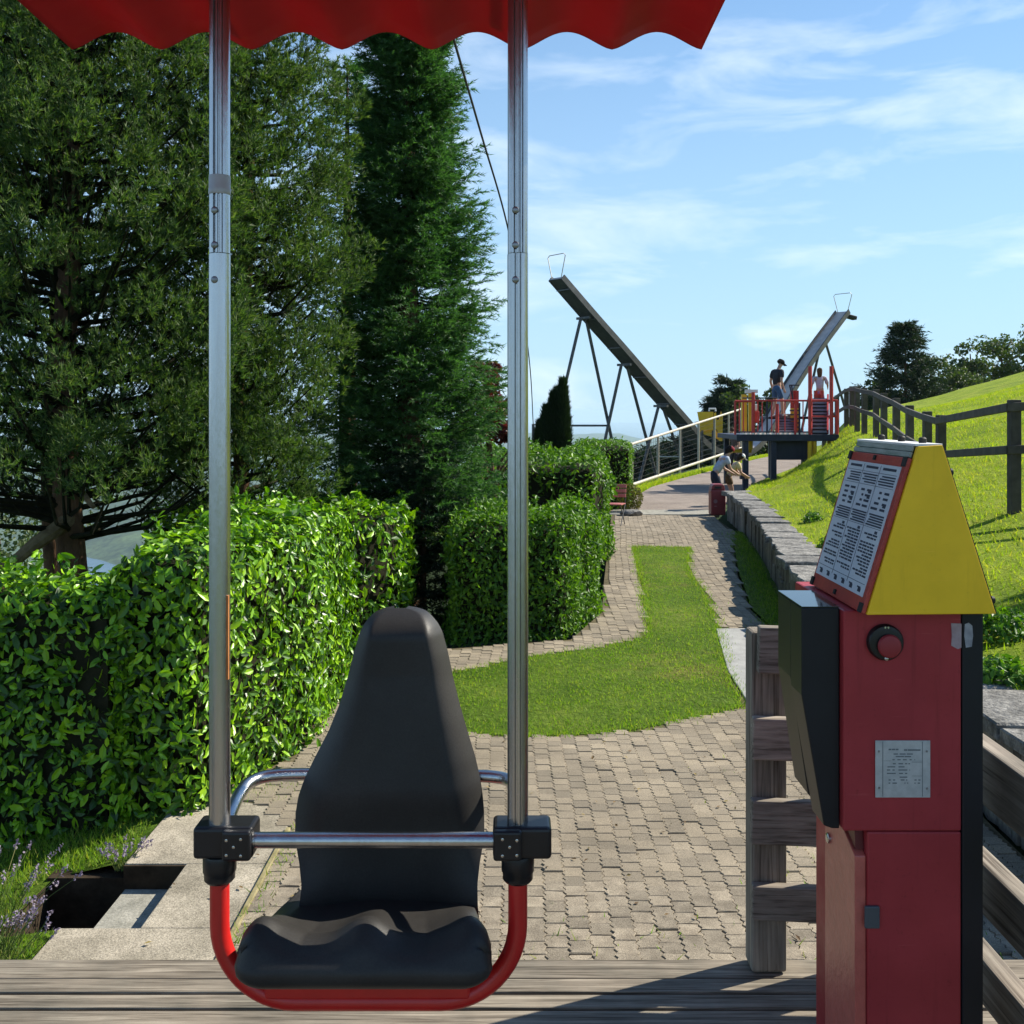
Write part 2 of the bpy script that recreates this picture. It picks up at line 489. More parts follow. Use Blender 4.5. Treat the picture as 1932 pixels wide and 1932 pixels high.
M['lawn'] = meadow_mat('mown_lawn', (0.06, 0.12, 0.012), (0.11, 0.18, 0.02), (0.17, 0.23, 0.035), (0.24, 0.18, 0.07), 0.85, 0.53)
def enamel_mat(name, c, grime, rough):
    """weathered enamel: faded patches, run-down grime, fine scratches"""
    m, n, l, b = nodes_of(name)
    tc = n.new('ShaderNodeTexCoord'); v = tc.outputs['Object']
    base = ramp(n, l, noise(n, l, v, 3.5, 5, 0.65), [(0.3, tuple(k * 0.85 for k in c)), (0.7, tuple(min(1, k * 1.12 + 0.006) for k in c))])
    mp = n.new('ShaderNodeMapping'); mp.inputs['Scale'].default_value = (38, 38, 2.2); l.new(v, mp.inputs['Vector'])
    run = ramp(n, l, noise(n, l, mp.outputs['Vector'], 1.0, 5, 0.7), [(0.56, (1, 1, 1)), (0.80, grime)])
    base = mul(n, l, base, run, 0.7)
    sp = ramp(n, l, noise(n, l, v, 70, 3, 0.75), [(0.62, (1, 1, 1)), (0.78, grime)])
    base = mul(n, l, base, sp, 0.6)
    mp2 = n.new('ShaderNodeMapping'); mp2.inputs['Scale'].default_value = (9, 9, 170); mp2.inputs['Rotation'].default_value = (0.3, 0.7, 0.2); l.new(v, mp2.inputs['Vector'])
    sc = ramp(n, l, noise(n, l, mp2.outputs['Vector'], 1.0, 2, 0.5), [(0.70, (0, 0, 0)), (0.76, (0.5, 0.5, 0.5))])
    k = n.new('ShaderNodeMixRGB'); l.new(base, k.inputs['Color1']); k.inputs['Color2'].default_value = (min(1, c[0] * 1.2 + 0.05), c[1] + 0.06, c[2] + 0.05, 1); l.new(sc, k.inputs['Fac'])
    l.new(k.outputs['Color'], b.inputs['Base Color'])
    rr = ramp(n, l, noise(n, l, v, 9, 5, 0.7), [(0.3, (rough - 0.1,) * 3), (0.7, (rough + 0.16,) * 3)])
    l.new(rr, b.inputs['Roughness']); b.inputs['Specular IOR Level'].default_value = 0.28
    bumpn(n, l, b, noise(n, l, v, 26, 4), 0.07, 0.004)
    return m
M['red_box'] = enamel_mat('red_enamel_weathered', (0.34, 0.030, 0.036), (0.45, 0.40, 0.38), 0.46)
M['yellow_box'] = enamel_mat('yellow_enamel_weathered', (0.90, 0.54, 0.016), (0.72, 0.66, 0.55), 0.48)
LAUREL = [(0.018, 0.050, 0.008), (0.055, 0.145, 0.009), (0.16, 0.35, 0.012), (0.31, 0.51, 0.016)]
M['laurel'] = leaf_mat('laurel_leaves', LAUREL, 0.38, 0.16, 0.4, (2.0, 2.2, 0.30))
M['hedge2'] = leaf_mat('hedge_leaves', [(0.028, 0.08, 0.010), (0.07, 0.165, 0.014), (0.16, 0.30, 0.02)], 0.5, 0.24, 0.35, (2.0, 2.2, 0.45))
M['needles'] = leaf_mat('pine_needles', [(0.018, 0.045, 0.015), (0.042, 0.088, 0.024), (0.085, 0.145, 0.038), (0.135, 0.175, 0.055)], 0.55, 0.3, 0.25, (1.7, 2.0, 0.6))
M['spruce'] = leaf_mat('spruce_needles', [(0.024, 0.07, 0.026), (0.05, 0.12, 0.038), (0.085, 0.18, 0.05)], 0.55, 0.3, 0.25, (1.6, 2.0, 0.8))
M['cypress'] = leaf_mat('cypress_scales', [(0.012, 0.026, 0.012), (0.02, 0.04, 0.016), (0.03, 0.055, 0.02)], 0.65, 0.15, 0.2)
M['copper'] = leaf_mat('copper_leaves', [(0.05, 0.012, 0.014), (0.09, 0.022, 0.02), (0.12, 0.04, 0.03)], 0.5, 0.3, 0.3, (2.0, 1.0, 0.8))
M['broadleaf'] = leaf_mat('broad_leaves', [(0.03, 0.055, 0.018), (0.05, 0.08, 0.024), (0.08, 0.11, 0.035)], 0.55, 0.28, 0.3)
M['dark_conifer_and_shade'] = leaf_mat('dark_conifer_and_shade_needles', [(0.012, 0.026, 0.016), (0.02, 0.04, 0.022), (0.032, 0.055, 0.028)], 0.65, 0.15, 0.2)
M['globe'] = leaf_mat('globe_bush_leaves', [(0.05, 0.06, 0.012), (0.10, 0.10, 0.018), (0.15, 0.13, 0.025)], 0.6, 0.25, 0.25)
M['grass'] = leaf_mat('grass_blades', [(0.08, 0.17, 0.016), (0.13, 0.24, 0.022), (0.19, 0.29, 0.035), (0.28, 0.29, 0.07)], 0.65, 0.45, 0.2, (1.7, 1.9, 0.5))
M['meadow_blades'] = leaf_mat('meadow_blades', [(0.14, 0.23, 0.014), (0.22, 0.32, 0.02), (0.32, 0.39, 0.03), (0.40, 0.37, 0.06)], 0.65, 0.45, 0.2, (1.6, 1.7, 0.35))
M['lav_leaf'] = leaf_mat('lavender_foliage', [(0.07, 0.13, 0.03), (0.12, 0.18, 0.05), (0.2, 0.2, 0.07)], 0.7, 0.35, 0.2, (1.4, 1.5, 0.6))
M['lav_flower'] = leaf_mat('lavender_flowers', [(0.17, 0.14, 0.22), (0.27, 0.23, 0.31), (0.38, 0.33, 0.36)], 0.7, 0.3, 0.2, (1.2, 1.1, 1.3))

def canopy_mat():
    m, n, l, b = nodes_of('red_canopy_fabric')
    tc = n.new('ShaderNodeTexCoord')
    f = noise(n, l, tc.outputs['Object'], 3.0, 4)
    c = ramp(n, l, f, [(0.3, (0.42, 0.020, 0.040)), (0.7, (0.50, 0.028, 0.052))])
    l.new(c, b.inputs['Base Color'])
    b.inputs['Roughness'].default_value = 0.55
    b.inputs['Specular IOR Level'].default_value = 0.08
    t = n.new('ShaderNodeBsdfTranslucent')
    l.new(c, t.inputs['Color'])
    x = n.new('ShaderNodeMixShader'); x.inputs['Fac'].default_value = 0.33
    l.new(b.outputs['BSDF'], x.inputs[1]); l.new(t.outputs['BSDF'], x.inputs[2])
    l.new(x.outputs['Shader'], n['Material Output'].inputs['Surface'])
    bumpn(n, l, b, noise(n, l, tc.outputs['Object'], 240, 2), 0.1, 0.002)
    return m
M['canopy'] = canopy_mat()

def cloth(name, c):
    return stuff_mat('cloth_' + name, tuple(k * 0.85 for k in c), tuple(k * 1.12 for k in c), 0.85, 0, 14, 0.3, 60, spec=0.15)
SKIN = stuff_mat('skin', (0.42, 0.24, 0.17), (0.50, 0.29, 0.21), 0.55, 0, 20)
# ------------------------------------------------------------------ foliage and grass geometry
def unit(a):
    return a / np.maximum(np.linalg.norm(a, axis=-1, keepdims=True), 1e-9)

def leaf_geo(Pt, N, size, aspect=0.45, up=0.25, r=rng, tilt=0.6, fold=0.16):
    """pointed leaves with a midrib fold: five points, four triangles each"""
    n = len(Pt)
    N = unit(N + r.normal(0, tilt, (n, 3)))
    A = r.normal(0, 1, (n, 3)) + np.array([0, 0, up])
    A = unit(A - N * np.sum(A * N, 1, keepdims=True))
    B = np.cross(N, A)
    s = (size * r.uniform(0.7, 1.25, n))[:, None]
    base = Pt - A * s * 0.5
    mid = Pt - N * s * fold * 0.6
    L = Pt - A * s * 0.02 + B * s * aspect * 0.5
    R = Pt - A * s * 0.02 - B * s * aspect * 0.5
    tip = Pt + A * s * 0.5 - N * s * fold
    V = np.stack([base, mid, L, R, tip], 1).reshape(-1, 3)
    k = np.array([[0, 1, 2], [2, 1, 4], [0, 3, 1], [1, 3, 4]])
    T = (np.arange(n)[:, None, None] * 5 + k[None]).reshape(-1, 3)
    return V, T

ROUND_T = np.array([[0, 1, 2], [1, 6, 2], [2, 6, 3], [0, 4, 1], [1, 4, 6], [4, 5, 6]])
def round_leaf_geo(Pt, N, size, aspect=0.45, up=0.25, r=rng, tilt=0.6, fold=0.14):
    """broad blunt leaves: seven points (foot, midrib, two on each side, tip), six triangles"""
    n = len(Pt)
    N = unit(N + r.normal(0, tilt, (n, 3)))
    A = r.normal(0, 1, (n, 3)) + np.array([0, 0, up])
    A = unit(A - N * np.sum(A * N, 1, keepdims=True))
    B = np.cross(N, A)
    s = (size * r.uniform(0.5, 1.35, n))[:, None]
    curl = s * r.uniform(0.0, 0.22, (n, 1))
    V = np.stack([Pt - A * s * 0.5, Pt - N * s * fold * 0.7,
                  Pt - A * s * 0.16 + B * s * aspect * 0.44, Pt + A * s * 0.24 + B * s * aspect * 0.42 - N * curl * 0.3,
                  Pt - A * s * 0.16 - B * s * aspect * 0.44, Pt + A * s * 0.24 - B * s * aspect * 0.42 - N * curl * 0.3,
                  Pt + A * s * 0.5 - N * (s * fold * 0.4 + curl)], 1).reshape(-1, 3)
    return V, (np.arange(n)[:, None, None] * 7 + ROUND_T[None]).reshape(-1, 3)

def needle_geo(Pt, A, count, length, width, spread=0.7, stretch=0.0, r=rng, droop=0.0):
    """tufts: thin triangles that fan out from points Pt around axes A; stretch spreads their feet along the axis"""
    n = len(Pt)
    P2 = np.repeat(Pt, count, 0); A2 = np.repeat(unit(A), count, 0)
    m = len(P2)
    side = r.normal(0, 1, (m, 3))
    side = unit(side - A2 * np.sum(side * A2, 1, keepdims=True))
    d = unit(A2 * r.uniform(1 - spread, 1, (m, 1)) + side * spread * r.uniform(0.5, 1.2, (m, 1)) - np.array([0, 0, droop]))
    foot = P2 + A2 * (r.uniform(-stretch, stretch, (m, 1)))
    ln = length * r.uniform(0.7, 1.25, (m, 1))
    w = unit(np.cross(d, r.normal(0, 1, (m, 3)))) * width * 0.5
    V = np.stack([foot - w, foot + w, foot + d * ln], 1).reshape(-1, 3)
    T = np.arange(m * 3).reshape(-1, 3)
    return V, T

def blade_geo(Pt, h, w, lean=0.45, r=rng):
    n = len(Pt)
    d = np.stack([r.normal(0, lean, n), r.normal(0, lean, n), np.ones(n)], 1)
    d = unit(d)
    a = r.uniform(0, 2 * PI, n)
    s = np.stack([np.cos(a), np.sin(a), np.zeros(n)], 1) * (w * 0.5)
    hh = (h * r.uniform(0.5, 1.3, n))[:, None]
    V = np.stack([Pt - s, Pt + s, Pt + d * hh], 1).reshape(-1, 3)
    return V, np.arange(n * 3).reshape(-1, 3)

def cat(parts):
    V, T, o = [], [], 0
    for v, t in parts:
        V.append(v); T.append(t + o); o += len(v)
    return np.concatenate(V), np.concatenate(T)

def points_on(me, n, r=rng):
    """random points and normals on a mesh, by area"""
    me.calc_loop_triangles()
    co = np.empty(len(me.vertices) * 3, np.float32); me.vertices.foreach_get('co', co); co = co.reshape(-1, 3)
    tr = np.empty(len(me.loop_triangles) * 3, np.int32); me.loop_triangles.foreach_get('vertices', tr); tr = tr.reshape(-1, 3)
    a, b, c = co[tr[:, 0]], co[tr[:, 1]], co[tr[:, 2]]
    cr = np.cross(b - a, c - a)
    ar = np.linalg.norm(cr, axis=1)
    i = r.choice(len(tr), n, p=ar / ar.sum())
    u, v = r.uniform(0, 1, n), r.uniform(0, 1, n)
    k = u + v > 1
    u[k], v[k] = 1 - u[k], 1 - v[k]
    p = a[i] + (b[i] - a[i]) * u[:, None] + (c[i] - a[i]) * v[:, None]
    return p, cr[i] / np.maximum(ar[i], 1e-9)[:, None]

# ------------------------------------------------------------------ terrain
ZP = -0.90                                            # paved level below the deck
WALL = [(2.72, 3.0), (2.86, 6.0), (3.02, 8.6), (3.18, 10.8), (3.21, 11.4), (3.38, 12.7), (3.60, 14.0), (3.77, 15.0), (4.17, 17.3), (4.62, 20.5), (4.88, 23.4)]
def wx(Y):
    return np.interp(Y, [p[1] for p in WALL] + [31.6, 45.0, 60.0, 120.0], [p[0] for p in WALL] + [7.0, 12.5, 17.0, 34.0])
def hill_z(X, Y):
    X, Y = np.asarray(X, float), np.asarray(Y, float)
    s = X - wx(Y)
    base = np.where(Y < 24.5, -0.33, np.interp(Y, [24.5, 31.6, 60], [-0.42, -0.72, -0.80]))
    rise = np.interp(Y, [14, 17, 28, 34, 60], [0.0, 0.03, 0.77, 1.27, 1.6])
    z = base + 0.20 * np.clip(s - 0.5, 0, 7) + 0.275 * np.clip(s - 7.5, 0, 40) + rise * np.clip((s - 1.3) / 2.0, 0, 1)
    z = z - 0.12 * np.clip(Y - 66, 0, 300) - 0.05 * np.clip(s - 47, 0, 1e9)
    return z + 0.03 * np.sin(X * 1.7 + Y * 0.6) * np.clip(s - 0.6, 0, 1)
def lawn_z(X, Y):
    t = np.clip(-np.asarray(X, float) - 2.2, 0, None)
    return -0.93 - 0.20 * np.clip(t, 0, 3) - 0.34 * np.clip(t - 3, 0, None) + 0 * np.asarray(Y, float)

def terrain_z(X, Y):
    X, Y = np.asarray(X, float), np.asarray(Y, float)
    R = np.hypot(X, Y)
    z = np.full(X.shape, -0.98)
    z = z - 0.30 * np.clip(-X - 2.5, 0, None)                       # falls away on the left
    z = z - 0.16 * np.clip(Y - 64 + 0.25 * np.minimum(X, 0), 0, None)
    pl = np.interp(Y, [24, 28.5, 33, 37, 41, 45, 52, 58, 66, 120], [2.0, 2.6, 3.6, 5.2, 6.9, 8.6, 11.5, 14.2, 20, 50])
    z = z - 0.42 * np.clip(pl - 0.6 - X, 0, 40) * np.clip((Y - 23) / 8, 0, 1)
    z = z - 0.10 * np.clip(X - 70, 0, None) - 0.10 * np.clip(-Y - 20, 0, None)
    near = (X > -16) & (X < 70) & (Y > -6) & (Y < 66)
    inner = (X > -12) & (X < np.maximum(wx(Y) + 0.4, 4)) & (Y > -3) & (Y < 24)
    z = np.where(inner, np.minimum(z, 0) - 1.6, z)
    z = np.where((X > wx(Y) + 0.3) & (X < 66) & (Y > 1) & (Y < 78), np.minimum(hill_z(X, Y) - 0.8, -1.5), z)
    ang = np.arctan2(X, Y)
    roll = 26 * np.sin(ang * 9 + R * 0.0011) + 17 * np.sin(ang * 23 + R * 0.0023 + 1.3) + 9 * np.sin(ang * 61 + R * 0.004)
    ridge = 118 * np.exp(-((R - 9500) / 1500.0) ** 2) * (1 + 0.26 * np.sin(ang * 31 + 0.7) + 0.16 * np.sin(ang * 83) + 0.08 * np.sin(ang * 170 + 2))
    ridge2 = 60 * np.exp(-((R - 3400) / 700.0) ** 2) * (1 + 0.5 * np.sin(ang * 14))
    floor = -330 + roll * np.clip((R - 600) / 2000, 0, 1) * np.clip((12500 - R) / 2500, 0, 1) + ridge + ridge2
    floor = floor - 60 * np.clip((R - 11500) / 1500, 0, 1)
    return np.where(z > floor, z, floor)

def polar_terrain():
    rs = np.concatenate([np.arange(0, 90, 1.5), np.geomspace(90, 14000, 120)])
    na = 480
    ang = np.linspace(0, 2 * PI, na, endpoint=False)
    Rr, A = np.meshgrid(rs, ang, indexing='ij')
    X, Y = Rr * np.sin(A), Rr * np.cos(A)
    Z = terrain_z(X, Y)
    V = np.stack([X, Y, Z], -1).reshape(-1, 3)
    i = np.arange(len(rs) - 1)[:, None] * na; k = np.arange(na)[None]; k2 = (k + 1) % na
    Q = np.stack([i + k, i + na + k, i + na + k2, i + k2], -1).reshape(-1, 4)
    return np_mesh('terrain', V, Q, True, 4)
tag(put('terrain', polar_terrain(), M['land']), kind='structure')
lk = MB()
lk.prism([(math.sin(a) * 30000, math.cos(a) * 30000) for a in np.linspace(0, 2 * PI, 96, endpoint=False)], -352, -345, 'z')
tag(lk.build('lake', M['water']), kind='structure')

def poly_sheet(name, poly, z, mat, thick=0.03, kind='structure'):
    mb = MB()
    mb.prism(poly, z - thick, z, 'z')
    o = mb.build(name, mat)
    return tag(o, kind=kind)

# lawn on the left that falls towards the hedge, open where the light well is
def left_lawn():
    xs = np.concatenate([np.arange(-18, -3.2, 0.5), np.arange(-3.2, -1.29, 0.1)])
    ys = np.concatenate([np.arange(-3, 4.5, 0.5), np.arange(4.5, 7.5, 0.1), np.arange(7.5, 34, 0.5)])
    X, Y = np.meshgrid(xs, ys, indexing='ij')
    Z = lawn_z(X, Y) + 0.012 * np.sin(X * 5 + Y * 3)
    V = np.stack([X, Y, Z], -1).reshape(-1, 3)
    n = len(ys)
    q = []
    for i in range(len(xs) - 1):
        for j in range(n - 1):
            cx, cy = (xs[i] + xs[i + 1]) / 2, (ys[j] + ys[j + 1]) / 2
            if -2.52 < cx < -1.3 and 4.88 < cy < 5.58: continue
            if cx > -2.12 and cy < 6.4: continue
            q.append((i * n + j, (i + 1) * n + j, (i + 1) * n + j + 1, i * n + j + 1))
    return np_mesh('left_lawn', V, q, True, 4)
tag(put('side_lawn', left_lawn(), M['lawn']), kind='structure')

# meadow slope behind the wall, out to the crest
def slope_mesh():
    ss = np.concatenate([np.arange(0.38, 6, 0.25), np.arange(6, 60, 1.5)])
    ys = np.concatenate([np.arange(1.5, 40, 0.5), np.arange(40, 110, 2.0)])
    Sg, Y = np.meshgrid(ss, ys, indexing='ij')
    X = wx(Y) + Sg
    Z = hill_z(X, Y)
    n = len(ys)
    i = np.arange(len(ss) - 1)[:, None] * n; j = np.arange(n - 1)[None]
    Q = np.stack([i + j, i + n + j, i + n + j + 1, i + j + 1], -1).reshape(-1, 4)
    return np_mesh('meadow_slope', np.stack([X, Y, Z], -1).reshape(-1, 3), Q, True, 4)
tag(put('meadow_slope', slope_mesh(), M['meadow']), kind='structure')

# ------------------------------------------------------------------ paved paths
LEFT = [(-1.31, 3.0), (-1.33, 6.0), (-1.62, 6.35), (-1.95, 6.5), (-1.6, 7.2), (-1.62, 9.6), (-1.35, 10.2), (-0.75, 10.55), (0.63, 11.0), (1.1, 12.5), (1.31, 14.6), (2.0, 21.0), (2.35, 24.2)]
RIGHT = [(4.72, 24.2), (4.6, 22.4)] + [(float(wx(y)) - d, y) for y, d in ((20.5, 0.10), (18.5, 0.32), (15.5, 0.42), (12.7, 0.40), (11.0, 0.25), (10.2, 0.12))] + [(float(wx(y)) - 0.02, y) for y in (9.6, 6.0, 3.0)]
PAVE = LEFT + RIGHT
LAWN = [(-0.57, 9.56), (-0.87, 9.05), (-0.78, 8.3), (-0.35, 7.8), (0.14, 7.72), (0.6, 7.78), (0.955, 7.89), (1.36, 8.12), (1.916, 8.5), (1.99, 9.19), (2.03, 9.66), (2.2, 10.6), (2.31, 11.4), (2.51, 12.97), (2.62, 14.2), (2.66, 15.27), (2.9, 16.8), (3.18, 18.4), (2.2, 18.56), (2.0, 16.4), (1.84, 14.56), (1.63, 12.6), (1.56, 11.69), (1.42, 11.05), (0.9, 10.62), (0.18, 10.2), (-0.25, 9.85)]
SLAB = [(2.29, 11.5), (3.16, 11.55), (3.0, 8.4), (1.97, 8.4), (2.035, 9.66)]
pave = poly_sheet('pavement', PAVE, ZP - 0.010, M['joint'], 0.05)
poly_sheet('lawn', LAWN, ZP - 0.004, M['lawn'], 0.05)
slab = MB(); slab.prism(SLAB, ZP - 0.06, ZP + 0.006, 'z')
tag(slab.build('concrete_walkway', M['grey_slab'], bevel=0.008), kind='structure')
strip = [(float(wx(y)) - d, y) for y, d in ((9.0, 0.04), (11.0, 0.28), (12.7, 0.43), (15.5, 0.45), (18.5, 0.34), (20.8, 0.06))] + [(float(wx(y)) + 0.05, y) for y in (20.8, 18.5, 15.5, 12.7, 11.0, 9.0)]
poly_sheet('wall_grass_strip', strip, ZP - 0.010, M['lawn'], 0.05)

PX, PY = 0.105, 0.110
def paver_outline(g=0.0016, jig=0.0080):
    """interlocking block: zigzag long sides whose wave repeats every half block, so that staggered rows mesh"""
    hx, hy = PX / 2 - g, PY / 2 - g
    right = [(hx, -hy), (hx + jig, -hy * 0.74), (hx - jig, -hy * 0.26), (hx + jig, hy * 0.26), (hx - jig, hy * 0.74), (hx, hy)]
    left = [(-hx, hy), (-hx - jig, hy * 0.74), (-hx + jig, hy * 0.26), (-hx - jig, -hy * 0.26), (-hx + jig, -hy * 0.74), (-hx, -hy)]
    return np.array(right + left)
OUT = paver_outline()
CH, NO = 0.004, 12
PG = np.concatenate([np.c_[OUT * 0.955, np.zeros(NO)], np.c_[OUT, np.full(NO, -CH)], np.c_[OUT, np.full(NO, -0.045)]])
PT = [[1, 2, 0], [3, 4, 2], [4, 5, 6], [7, 8, 6], [9, 10, 8], [10, 11, 0], [0, 2, 10], [2, 8, 10], [2, 4, 8], [4, 6, 8]]
for a in (0, NO):
    for k in range(NO):
        k2 = (k + 1) % NO
        PT += [[a + k, a + NO + k, a + NO + k2], [a + k, a + NO + k2, a + k2]]
PT = np.array(PT)

def path_shift(y):
    return np.interp(y, [3, 9, 15, 24], [0, 0.0, 0.20, 1.1])
cells = []
for j in range(int((24.1 - 3.3) / PY)):
    for i in range(-26, 56):
        y = 3.3 + j * PY + (0.5 * PY if i % 2 else 0)
        x = i * PX + float(path_shift(y)) + 0.012 * math.sin(y * 1.3)
        cells.append((x, y))
C = np.array(cells)
shrunk = np.array([(0.045, 0), (-0.045, 0), (0, 0.05), (0, -0.05)])
ok = np.ones(len(C), bool)
for d in shrunk:
    ok &= inside(PAVE, C[:, 0] + d[0], C[:, 1] + d[1])
    ok &= ~inside(LAWN, C[:, 0] + d[0] * 0.5, C[:, 1] + d[1] * 0.5)
    ok &= ~inside(SLAB, C[:, 0] + d[0], C[:, 1] + d[1])
C = C[ok]
# what shows largest: nearest first, inside the view
vis = (np.abs(C[:, 0] / C[:, 1]) < 0.52) & (C[:, 1] > 4.45)
score = np.where(vis, C[:, 1], 99)
order = np.argsort(score)
near, rest = order[:300], order[300:]
def paver_xf(n):
    a = rng.normal(0, 0.018, n)
    tx, ty = rng.normal(0, 0.011, n), rng.normal(0, 0.011, n)
    z = ZP + rng.normal(0, 0.0022, n)
    return a, tx, ty, z
pm = []
for k in range(6):
    V = PG.copy(); V[:, :2] *= rng.uniform(0.975, 1.01, 2)
    V[:, :2] += rng.normal(0, 0.0012, (3 * NO, 2))
    pm.append(np_mesh('paver', V, PT))
    pm[-1].materials.append(M['paver'])
a, tx, ty, z = paver_xf(300)
for q, k in enumerate(near):
    o = put('paver', pm[q % 6], None, pave, False)
    o.location = (C[k, 0], C[k, 1], z[q])
    o.rotation_euler = (tx[q], ty[q], a[q] + (PI if q % 2 else 0))
n = len(rest)
a, tx, ty, z = paver_xf(n)
ca, sa = np.cos(a), np.sin(a)
V = np.repeat(PG[None], n, 0)
x, y = V[..., 0].copy(), V[..., 1].copy()
V[..., 0] = x * ca[:, None] - y * sa[:, None] + C[rest, 0][:, None]
V[..., 1] = x * sa[:, None] + y * ca[:, None] + C[rest, 1][:, None]
V[..., 2] += z[:, None] + x * ty[:, None] + y * tx[:, None]
T = (np.arange(n)[:, None, None] * (3 * NO) + PT[None])
def paver_field_mat():
    m, nn, l, b = nodes_of('concrete_pavers_field')
    tc = nn.new('ShaderNodeTexCoord'); g = nn.new('ShaderNodeNewGeometry')
    f = noise(nn, l, tc.outputs['Object'], 1.6, 5)
    c = ramp(nn, l, f, [(0.3, (0.195, 0.165, 0.123)), (0.7, (0.305, 0.26, 0.197))])
    c = mul(nn, l, c, ramp(nn, l, g.outputs['Random Per Island'], [(0, (0.80, 0.80, 0.80)), (1, (1.16, 1.14, 1.10))]))
    h = noise(nn, l, tc.outputs['Object'], 150, 3, 0.7)
    c = mul(nn, l, c, ramp(nn, l, h, [(0.3, (0.6, 0.6, 0.6)), (0.7, (1.4, 1.4, 1.4))]))
    l.new(c, b.inputs['Base Color']); b.inputs['Roughness'].default_value = 0.9
    b.inputs['Specular IOR Level'].default_value = 0.2
    bumpn(nn, l, b, h, 0.7, 0.004)
    return m
tag(put('pavers', np_mesh('pavers', V.reshape(-1, 3), T.reshape(-1, 3)), paver_field_mat(), pave), kind='stuff')

# grass in the joints, tufts along the lawn rim and along the wall
pts = rng.uniform(0, 1, (120000, 2)) * [5, 15] + [-1.5, 6]
pts = pts[inside(LAWN, pts[:, 0], pts[:, 1])]
keep = rng.uniform(0, 1, len(pts)) < np.clip(1.5 - pts[:, 1] / 16, 0.5, 1)
pts = pts[keep][:34000]
bare = np.exp(-((pts[:, 0] - 0.45) / 0.45) ** 2 - ((pts[:, 1] - 8.25) / 0.10) ** 2) + np.exp(-((pts[:, 0] - 1.75) / 0.3) ** 2 - ((pts[:, 1] - 8.7) / 0.12) ** 2)
for cx, cy, rx, ry, k in ((0.1, 9.0, 0.5, 0.2, 0.6), (1.2, 9.6, 0.35, 0.3, 0.55), (1.75, 10.8, 0.18, 0.5, 0.6), (2.1, 13.4, 0.22, 0.8, 0.6), (2.55, 15.6, 0.14, 1.0, 0.75), (1.05, 8.5, 0.3, 0.12, 0.7), (-0.2, 8.3, 0.3, 0.12, 0.6), (1.6, 9.0, 0.2, 0.2, 0.6), (2.2, 16.8, 0.3, 0.7, 0.5), (1.9, 12.0, 0.2, 0.5, 0.5), (2.45, 12.6, 0.1, 0.8, 0.8), (0.6, 9.9, 0.4, 0.15, 0.5)):
    bare = bare + k * np.exp(-((pts[:, 0] - cx) / rx) ** 2 - ((pts[:, 1] - cy) / ry) ** 2)
pts = pts[rng.uniform(0, 1, len(pts)) > np.minimum(bare * 0.95, 0.97)]
V, T = blade_geo(np.c_[pts, np.full(len(pts), ZP - 0.006)], 0.034, 0.008, 0.65)
tag(put('lawn_grass', np_mesh('lawn_grass', V, T), M['grass']), kind='stuff')
js = []
for x0, y0, sx, sy, k in [(1.75, 4.9, 0.25, 0.3, 220), (1.9, 5.6, 0.3, 0.4, 160), (0.2, 4.75, 0.4, 0.15, 50), (2.0, 7.0, 0.4, 0.6, 90), (-1.26, 5.2, 0.03, 0.8, 300), (2.9, 9.4, 0.1, 0.8, 200)]:
    js.append(np.c_[rng.normal(x0, sx, k), rng.normal(y0, sy, k)])
edge = []
for i in range(len(LAWN)):
    p, q = np.array(LAWN[i]), np.array(LAWN[(i + 1) % len(LAWN)])
    m = int(np.linalg.norm(q - p) * 260)
    t = rng.uniform(0, 1, m)[:, None]
    edge.append(p + (q - p) * t + rng.normal(0, 0.045, (m, 2)))
wall_side = []
for y in rng.uniform(8.6, 20.8, 5200):
    w = float(wx(y)); wall_side.append((w - abs(rng.normal(0, 0.16)) - 0.02 - (0.25 if abs(y - 11.6) < 0.5 else 0) * rng.uniform(0, 1), y))
J = np.concatenate(js + edge + [np.array(wall_side)])
J = J[inside(PAVE, J[:, 0], J[:, 1]) | inside(strip, J[:, 0], J[:, 1])]
V, T = blade_geo(np.c_[J, np.full(len(J), ZP - 0.012)], 0.055, 0.009, 0.6)
tag(put('edge_grass', np_mesh('edge_grass', V, T), M['grass']), kind='stuff')
# blades on the slope
n = 90000
Y = 5 + 33 * rng.uniform(0, 1, n) ** 1.25
X = wx(Y) + 0.45 + rng.uniform(0, 1, n) ** 0.85 * 9
V, T = blade_geo(np.c_[X, Y, hill_z(X, Y) - 0.01], 0.085, 0.016, 0.75)
tag(put('meadow_grass', np_mesh('meadow_grass', V, T), M['meadow_blades']), kind='stuff')
n = 26000
X = rng.uniform(-4.6, -1.4, n); Y = rng.uniform(4.3, 7.0, n)
k = ~((X > -2.55) & (Y > 4.85) & (Y < 5.62)) & ~((X > -2.14) & (Y < 6.42))
X, Y = X[k], Y[k]
V, T = blade_geo(np.c_[X, Y, lawn_z(X, Y) - 0.01], 0.06, 0.009, 0.5)
tag(put('side_lawn_grass', np_mesh('side_lawn_grass', V, T), M['grass']), kind='stuff')

